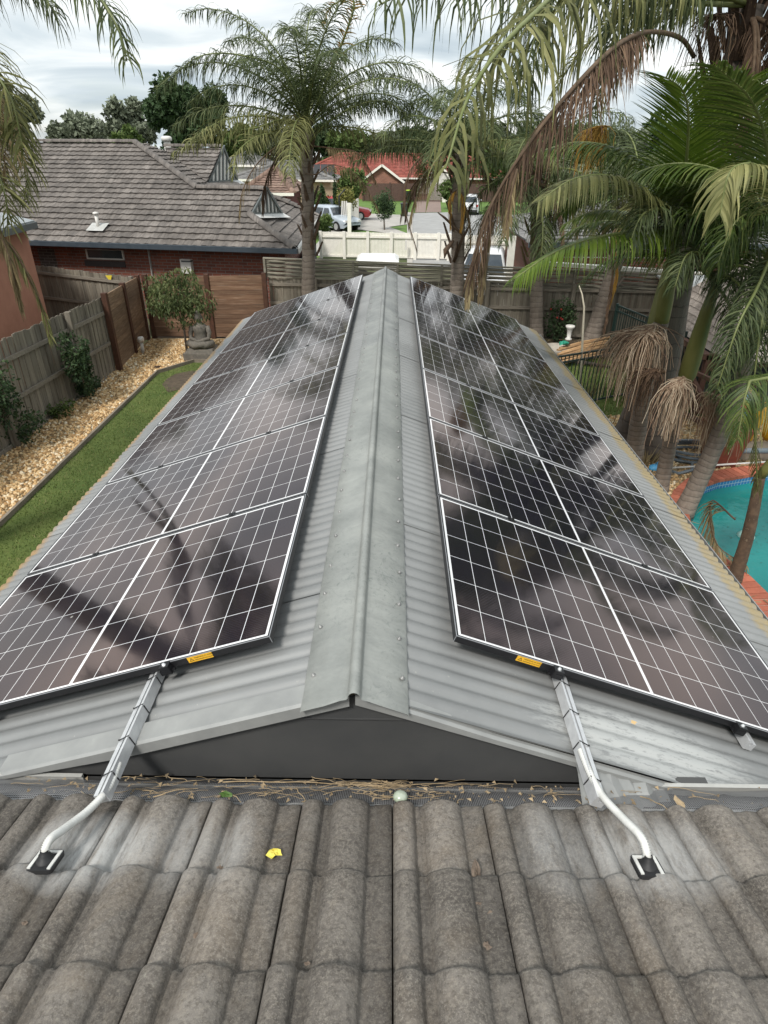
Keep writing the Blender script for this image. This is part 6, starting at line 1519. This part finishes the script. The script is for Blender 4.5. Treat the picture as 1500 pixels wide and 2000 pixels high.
# ================================================================= OTHER TREES
gum_l = leafmat('gum_leaf', (.07, .085, .06), (.15, .175, .12), (.24, .27, .19), .7, .15)
dark_l = leafmat('dark_tree_leaf', (.018, .038, .016), (.042, .078, .03), (.085, .13, .055), .7, .15)
mid_l = leafmat('mid_tree_leaf', (.03, .055, .015), (.075, .12, .03), (.15, .20, .06), .7, .2)
yel_l = leafmat('yellow_shrub_leaf', (.10, .11, .02), (.2, .2, .05), (.3, .28, .1), .7, .2)
bark = M('bark', (.15, .12, .10), (.24, .21, .18), 6, .9, stretch=(3, 3, .6), bump=.4)
def tree(name, base, c, rad, lumps, leaves, ls, mat_, label, cat='tree', tr=.2, group=None, seed=0, hang=0, lr=.42, limbs=5, aspect=2.0, pointy=False):
    random.seed(seed); base, c, rad = V(base), V(c), V(rad); r = empty(name, base, label, cat, group)
    mb = MB(); mb.tube([base, base.lerp(c, .4)+V((rnd(-.1, .1)*rad.x, 0, 0)), c-V((0, 0, rad.z*.2)), c+V((0, 0, rad.z*.5))], [tr, tr*.8, tr*.5, tr*.12], 8)
    L_ = []
    for i in range(lumps):
        while True:
            u = V((rnd(-1, 1), rnd(-1, 1), rnd(-1, 1)))
            if .2 < u.length < 1: break
        k = lr*rnd(.6, 1.2)
        if pointy: s_ = (1-(u.z+1)/2)**.8; u = V((u.x*s_, u.y*s_, u.z)); k *= (.35+.65*s_)
        u = u*(1-k*.6)
        L_.append((c+V((u.x*rad.x, u.y*rad.y, u.z*rad.z)), k))
    for p, k in L_[:limbs]: mb.tube([base.lerp(c, rnd(.45, .8)), (p+c)/2+V((0, 0, -.1*rad.z)), p], [tr*.45, tr*.3, tr*.08], 6)
    part(mb, 'trunk', bark, r); mb = MB(); per = leaves//lumps
    for p, k in L_:
        tn = rnd(-.15, .15)
        for j in range(per):
            u = V((random.gauss(0, 1), random.gauss(0, 1), random.gauss(0, 1))).normalized(); q = k*rnd(.55, 1)**.5
            o = p+V((u.x*rad.x, u.y*rad.y, u.z*rad.z))*q
            a = V((random.gauss(0, 1), random.gauss(0, 1), random.gauss(0, 1)-hang*2.5)).normalized(); b_ = a.cross(V((random.gauss(0, 1), random.gauss(0, 1), random.gauss(0, 1)))).normalized()
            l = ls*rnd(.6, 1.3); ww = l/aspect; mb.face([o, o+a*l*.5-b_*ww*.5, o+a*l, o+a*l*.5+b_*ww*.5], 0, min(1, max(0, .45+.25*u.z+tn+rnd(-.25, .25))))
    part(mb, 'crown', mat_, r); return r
# weeping tree by the statue
b0 = at(366, 694, Z=G); cc = at(352, 580, Y=b0.y)
tree('weeping_tree', b0, cc, (.98, .9, .72), 26, 4200, .11, leafmat('weeping_leaf', (.035, .055, .02), (.09, .125, .045), (.20, .22, .09), .6, .25), 'small weeping tree with olive leaves in front of the brown stained fence', 'tree', .035, None, 61, .8, .4, 7, 3.2)
# bushes beside the left fence
tree('climbing_shrub', at(168, 775, Z=G), at(150, 700, X=-6.3), (.25, .5, .9), 16, 1500, .075, dark_l, 'dark tall shrub climbing the left paling fence post', 'shrub', .02, 'dark shrubs along the left fence', 62, 0, .4, 4, 1.7)
tree('low_shrub', at(170, 770, Z=G), at(165, 752, Z=G+.25), (.42, .4, .3), 12, 1100, .07, dark_l, 'low spreading shrub at the foot of the climbing shrub', 'shrub', .015, 'dark shrubs along the left fence', 63, 0, .45, 4, 1.7)
tree('low_shrub', at(15, 870, Z=G), at(18, 830, Z=G+.35), (.6, .6, .42), 16, 1500, .07, dark_l, 'dark bushy shrub at the left edge beside the paling fence', 'shrub', .015, 'dark shrubs along the left fence', 64, 0, .45, 4, 1.7)
tree('low_shrub', at(-10, 800, Z=G), at(0, 770, X=-6.5), (.25, .5, .6), 12, 900, .07, dark_l, 'thin dark shrub against the fence at the very left edge', 'shrub', .015, 'dark shrubs along the left fence', 65, 0, .45, 4, 1.7)
tree('small_plant', at(115, 815, Z=G), at(115, 798, Z=G+.2), (.32, .3, .22), 8, 380, .07, mid_l, 'sparse small plant growing in the pebbles between two darker shrubs', 'plant', .01, None, 66, 0, .45, 4, 1.8)
# right: flowering climber, tufts
tree('flowering_climber', at(1090, 665, Z=G), at(1090, 625, Y=18.0), (.5, .15, .75), 14, 1100, .08, dark_l, 'dark climber with a few red flowers on the right of the rear fence', 'plant', .015, None, 67, 0, .4, 4, 1.7)
mb = MB()
for k in range(6): mb.blob(at(rnd(1075, 1100), rnd(600, 625), Y=17.85), .026, 6, 4, 0, 0, .3)
o = mb.build('red_flowers', M('red_petal', (.35, .03, .02), None, 5, .7)); 
clim = [q for q in COL.objects if q.name.startswith('flowering_climber')][0]; o.parent = clim; o.matrix_parent_inverse = Matrix.Translation(clim.location).inverted()
for k, (x, y, lab) in enumerate(((1135, 780, 'grassy tuft beside the pale stick near the panels'), (1180, 850, 'leafy tuft at the roof edge by the pool fence'), (1262, 905, 'small tuft at the foot of the bangalow trunks'), (1160, 820, 'spiky tuft between roof edge and pool fence'))):
    p = at(x, y, Z=G); mb = MB()
    for j in range(90):
        a = rnd(0, 6.3); r_ = rnd(0, .22); hh = rnd(.15, .4); o0 = p+V((cos(a)*r_, sin(a)*r_, 0)); o1 = o0+V((cos(a)*.15, sin(a)*.15, hh)); mb.face([o0-V((.01, 0, 0)), o0+V((.01, 0, 0)), o1], 0, rnd(0, 1))
    o = mb.build('grass_tuft', straw_l if k in (0, 2) else mid_l); tag(o, lab, 'plant', 'grass tufts by the pool fence')
# litter of dry fronds at palm bases
mb = MB()
for k in range(420):
    x, y = rnd(3.0, 4.6), rnd(5.5, 13.5); l = rnd(.08, .35); a = rnd(0, 6.3); p = V((x, y, G+rnd(.01, .08))); d = V((cos(a), sin(a), rnd(-.1, .1))); s_ = d.cross(V((0, 0, 1)))*.012
    mb.face([p-s_, p+s_, p+d*l], 0, rnd(0, 1))
for k in range(500):
    x, y = rnd(2.6, 7.4), rnd(16.2, 18.1); l = rnd(.08, .4); a = rnd(0, 6.3); p = V((x, y, G+rnd(.01, .12))); d = V((cos(a), sin(a), rnd(-.1, .1))); s_ = d.cross(V((0, 0, 1)))*.014
    mb.face([p-s_, p+s_, p+d*l], 0, rnd(0, 1))
o = mb.build('leaf_litter', straw_l); o['kind'] = 'stuff'

# street trees and shrubs
def st(name, px_, pyb, pyc, rx, rz, mat_, label, seed, cat='tree', lumps=16, leaves=1400, ls=.2, Z=G, Yv=None, hang=0, lr=.42, tr=.06, pointy=False, cx=None):
    b0 = at(px_, pyb, Z=Z) if Yv is None else V((at(px_, pyb, Y=Yv).x, Yv, G)); c0 = at(cx or px_, pyc, Y=b0.y)
    k = b0.y/1221*1.05; return tree(name, b0, c0, (rx*k, rx*k, rz*k), lumps, leaves, ls, mat_, label, cat, tr, None, seed, hang, lr, 5, 2, pointy)
st('round_tree', 751, 450, 400, 21, 23, dark_l, 'round clipped tree on the small lawn behind the cream fence', 71, leaves=2600, ls=.13, lr=.5, lumps=22)
st('golden_shrub', 676, 447, 392, 19, 20, yel_l, 'rounded golden shrub behind the cream side fence', 72, 'shrub', leaves=2000, ls=.16, lr=.5)
st('broadleaf_tree', 690, 432, 358, 26, 27, mid_l, 'bright green bushy tree between the grey roof and the brick gable', 73, leaves=1800, ls=.3)
st('green_shrub', 632, 466, 440, 22, 16, mid_l, 'green shrub beside the silver-blue car', 74, 'shrub', ls=.2, Yv=42)
st('green_shrub', 668, 470, 425, 20, 22, dark_l, 'dark shrub mass between the cypress and the cream side fence', 75, 'shrub', ls=.2, Yv=50)
st('green_shrub', 622, 462, 398, 30, 20, mid_l, 'loose hedge below the cream rendered house', 76, 'shrub', ls=.25, Yv=54, leaves=2000)
for k, (x, y0_, yt) in enumerate(((608, 418, 372), (630, 414, 362), (655, 425, 345))):
    Yv = 52+k*.5; c0 = at(x, (y0_+yt)/2, Y=Yv); k2 = Yv/1221
    tree('cypress', (c0.x, Yv, G), c0, (5*k2, 5*k2, (y0_-yt)/2*k2*1.05), 14, 900, .16, dark_l, ['short slim cypress, leftmost of three behind the palm trunk', 'slim cypress in the middle of three behind the palm trunk', 'tallest dark cypress beside the golden shrub'][k], 'tree', .05, 'slim cypresses in the street garden', 80+k, 0, .55, 2, 1.6, True)
st('green_shrub', 595, 440, 415, 22, 26, mid_l, 'shrub just right of the palm trunk above the grey fence', 79, 'shrub', ls=.25, Yv=46)
st('street_tree', 880, 415, 372, 22, 20, mid_l, 'yellow-green tree beside the palm trunk across the street', 84, ls=.35, Yv=66)
st('street_tree', 1000, 420, 330, 60, 45, mid_l, 'leafy tree seen between palm fronds beyond the white hatchback', 85, ls=.4, Yv=66, leaves=2600, lumps=24)
# basketball hoop frame
p = at(664, 450, Z=G); r = empty('basketball_hoop', p, 'black basketball hoop pole with pale striped backboard in the driveway', 'hoop')
mb = MB(); mb.tube([p, p+V((0, 0, 2.1)), p+V((.4, .1, 2.5))], .05, 8); part(mb, 'pole', black_rubber, r)
for k in range(3): a = at(668+k*4, 440, Y=p.y); c3 = at(669+k*4, 412, Y=p.y); mb = MB(); mb.beam(a+V((0, 0, .6)), c3+V((0, 0, .6)), .09, .03, upv=(0, 1, 0)); part(mb, 'board_strip', white_paint, r)
mb = MB(); a, c3 = at(660, 452, Y=p.y+.3), at(672, 452, Y=p.y+.3)
r = empty('side_fence', at(688, 452, Z=G), 'cream stepped side fence running back beside the red car driveway', 'fence')
fa2, fb2 = at(683, 455, Z=G), at(701, 432, Z=G); slatrun(V((fa2.x, fa2.y, 0)), V((fb2.x, fb2.y, 0)), -1.55, 16, r, .12, cream)
mb = MB(); mb.box((fa2.x-.12, fa2.y-.25, G), (fa2.x+.12, fa2.y-.03, -1.4)); part(mb, 'post', cream, r)

# skyline trees
def sk(x0, x1, yt, yb, Yv, mat_, label, seed, **kw):
    c0 = at((x0+x1)/2, (yt+yb)/2, Y=Yv); k = Yv/1221*1.05; rx = (x1-x0)/2*k; rz = (yb-yt)/2*k
    return tree(kw.pop('name', 'skyline_tree'), (c0.x, Yv, G), c0, (rx, rx*.8, rz), kw.pop('lumps', 24), int(kw.pop('leaves', 3200)*1.7), kw.pop('ls', .0062*Yv), mat_, label, 'tree', kw.pop('tr', .25), 'trees along the skyline', seed, 0, kw.pop('lr', .36), 6, 1.6)
sk(-60, 72, 188, 290, 70, gum_l, 'large pale gum tree on the skyline at the left edge', 90, leaves=9000, ls=.4)
sk(118, 202, 236, 292, 110, gum_l, 'rounded grey-green tree on the skyline above the long roof', 91, lr=.45)
sk(100, 130, 250, 285, 110, gum_l, 'small rounded tree left of the grey-green skyline tree', 92, lr=.45, leaves=1500)
sk(206, 292, 206, 290, 90, gum_l, 'open airy gum tree with sky showing through its crown', 93, lr=.24, lumps=30, leaves=3600)
sk(225, 270, 255, 292, 80, mid_l, 'low yellow-green tree below the airy gum', 94, leaves=1500)
sk(288, 392, 180, 292, 60, dark_l, 'dense dark green tree, tallest left of the queen palm', 95, leaves=6500, lr=.34, lumps=34)
sk(372, 442, 186, 270, 62, dark_l, 'dark green tree joined to the right side of the tallest dark tree', 96, leaves=4000, lr=.34, lumps=26)
for k, (x0, x1, yt) in enumerate(((430, 520, 252), (505, 590, 262), (585, 660, 250), (640, 720, 262), (705, 790, 266), (770, 850, 255), (840, 930, 258), (920, 1010, 262), (1000, 1090, 250), (1080, 1180, 256), (1170, 1260, 245), (1240, 1330, 235), (1320, 1420, 255), (1400, 1520, 250))):
    sk(x0, x1, yt, 308, 105+3*(k % 3), (mid_l, gum_l, dark_l)[k % 3], ['tree behind the gable vent at the skyline', 'skyline tree behind the palm crown, left part', 'skyline tree directly behind the palm trunk top', 'skyline tree above the left end of the red roof', 'skyline tree above the middle of the red roof', 'skyline tree above the brick gable', 'skyline tree above the garage', 'skyline tree right of the second palm', 'skyline tree behind the brown dead frond', 'skyline tree behind the golden flower stalk', 'skyline tree left of the thick palm', 'skyline tree just behind the thick palm', 'skyline tree right of the thick palm', 'skyline tree at the right edge'][k], 100+k, leaves=1800)
hedge = tree('tree_belt', (-45, 112, G), (-45, 112, -1), (30, 3, 3.0), 60, 4200, .9, gum_l, 'far grey-green belt of trees low on the left horizon', 'trees', .2, None, 130, 0, .2, 4)
tree('tree_belt', (30, 118, G), (30, 118, -1), (70, 3, 4.2), 110, 9000, .9, mid_l, 'far green belt of trees low behind the street houses', 'trees', .2, None, 131, 0, .16, 4)

# ================================================================= STATUE, PIPE
stone_s = M('statue_stone', (.17, .15, .125), (.11, .10, .085), 14, .9, c3=(.25, .23, .2), bump=.4)
p = at(398, 700, Z=G); r = empty('buddha_statue', p, 'weathered stone statue of a seated meditating figure on a low plinth in the gravel', 'statue')
mb = MB(); mb.box((p.x-.42, p.y-.32, G), (p.x+.42, p.y+.32, G+.2)); mb.grid([[p+V((sx*a, sy*a*.8, z)) for sx, sy in ((-1, -1), (1, -1), (1, 1), (-1, 1))] for a, z in ((.36, .2), (.32, .3))], 0, 0, False, True, True); part(mb, 'plinth', stone_s, r)
mb = MB(); b0 = p+V((0, 0, .3))
mb.tube([b0+V((-.30, -.02, .10)), b0+V((-.12, -.22, .09)), b0+V((.12, -.22, .12)), b0+V((.22, -.14, .12))], [.10, .10, .08, .05], 10)
mb.tube([b0+V((.30, -.02, .10)), b0+V((.12, -.20, .09)), b0+V((-.12, -.20, .12)), b0+V((-.22, -.12, .12))], [.10, .10, .08, .05], 10)
mb.tube([b0+V((0, .02, .05)), b0+V((0, .02, .2)), b0+V((0, .02, .38)), b0+V((0, .02, .52)), b0+V((0, .02, .58)), b0+V((0, .01, .64))], [.26, .17, .16, .19, .10, .06], 14)
for s_ in (-1, 1): mb.tube([b0+V((s_*.18, .02, .52)), b0+V((s_*.24, -.02, .36)), b0+V((s_*.22, -.10, .24)), b0+V((s_*.04, -.20, .20))], [.07, .06, .05, .04], 9)
mb.blob(b0+V((0, -.21, .20)), (.09, .05, .035), 8, 6)
part(mb, 'body', stone_s, r)
mb = MB(); mb.blob(b0+V((0, 0, .74)), (.095, .105, .125), 14, 10); mb.blob(b0+V((0, .01, .87)), (.05, .05, .045), 10, 6); mb.blob(b0+V((0, -.105, .73)), (.014, .02, .03), 6, 5)
for s_ in (-1, 1): mb.blob(b0+V((s_*.098, .0, .71)), (.014, .02, .055), 6, 5); mb.blob(b0+V((s_*.035, -.095, .755)), (.018, .01, .008), 6, 4)
mb.blob(b0+V((0, -.098, .69)), (.026, .01, .008), 6, 4); part(mb, 'head', stone_s, r)
p = at(280, 690, Z=G); mb = MB(); mb.tube([p, p+V((0, 0, .3))], .045, 12); mb.lathe([(.045, .3), (.085, .3), (.085, .4), (.07, .43), (0, .43)], p, 12)
o = mb.build('vent_pipe', white_paint); tag(o, 'short white capped vent pipe standing in the gravel by the brown fence', 'pipe')
p = at(308, 717, Z=G+.03); mb = MB(); mb.blob(p, (.12, .05, .03), 8, 5, 0, 0, .2); o = mb.build('dark_leaf', dead_l); tag(o, 'single dark brown leaf lying on the gravel near the edging corner', 'leaf')
mb = MB(); p = at(215, 543, Y=18.35); mb.face([p+V((-.09, -.07, .08)), p+V((.09, -.07, .08)), p+V((0.02, -.07, -.1))][::-1]); mb.face([p+V((-.09, -.062, .08)), p+V((.09, -.062, .08)), p+V((0.02, -.062, -.1))]); o = mb.build('yellow_tag', M('yellow_card', (.75, .6, .05), None, 5, .6)); tag(o, 'small yellow triangular marker on the far paling fence', 'marker')
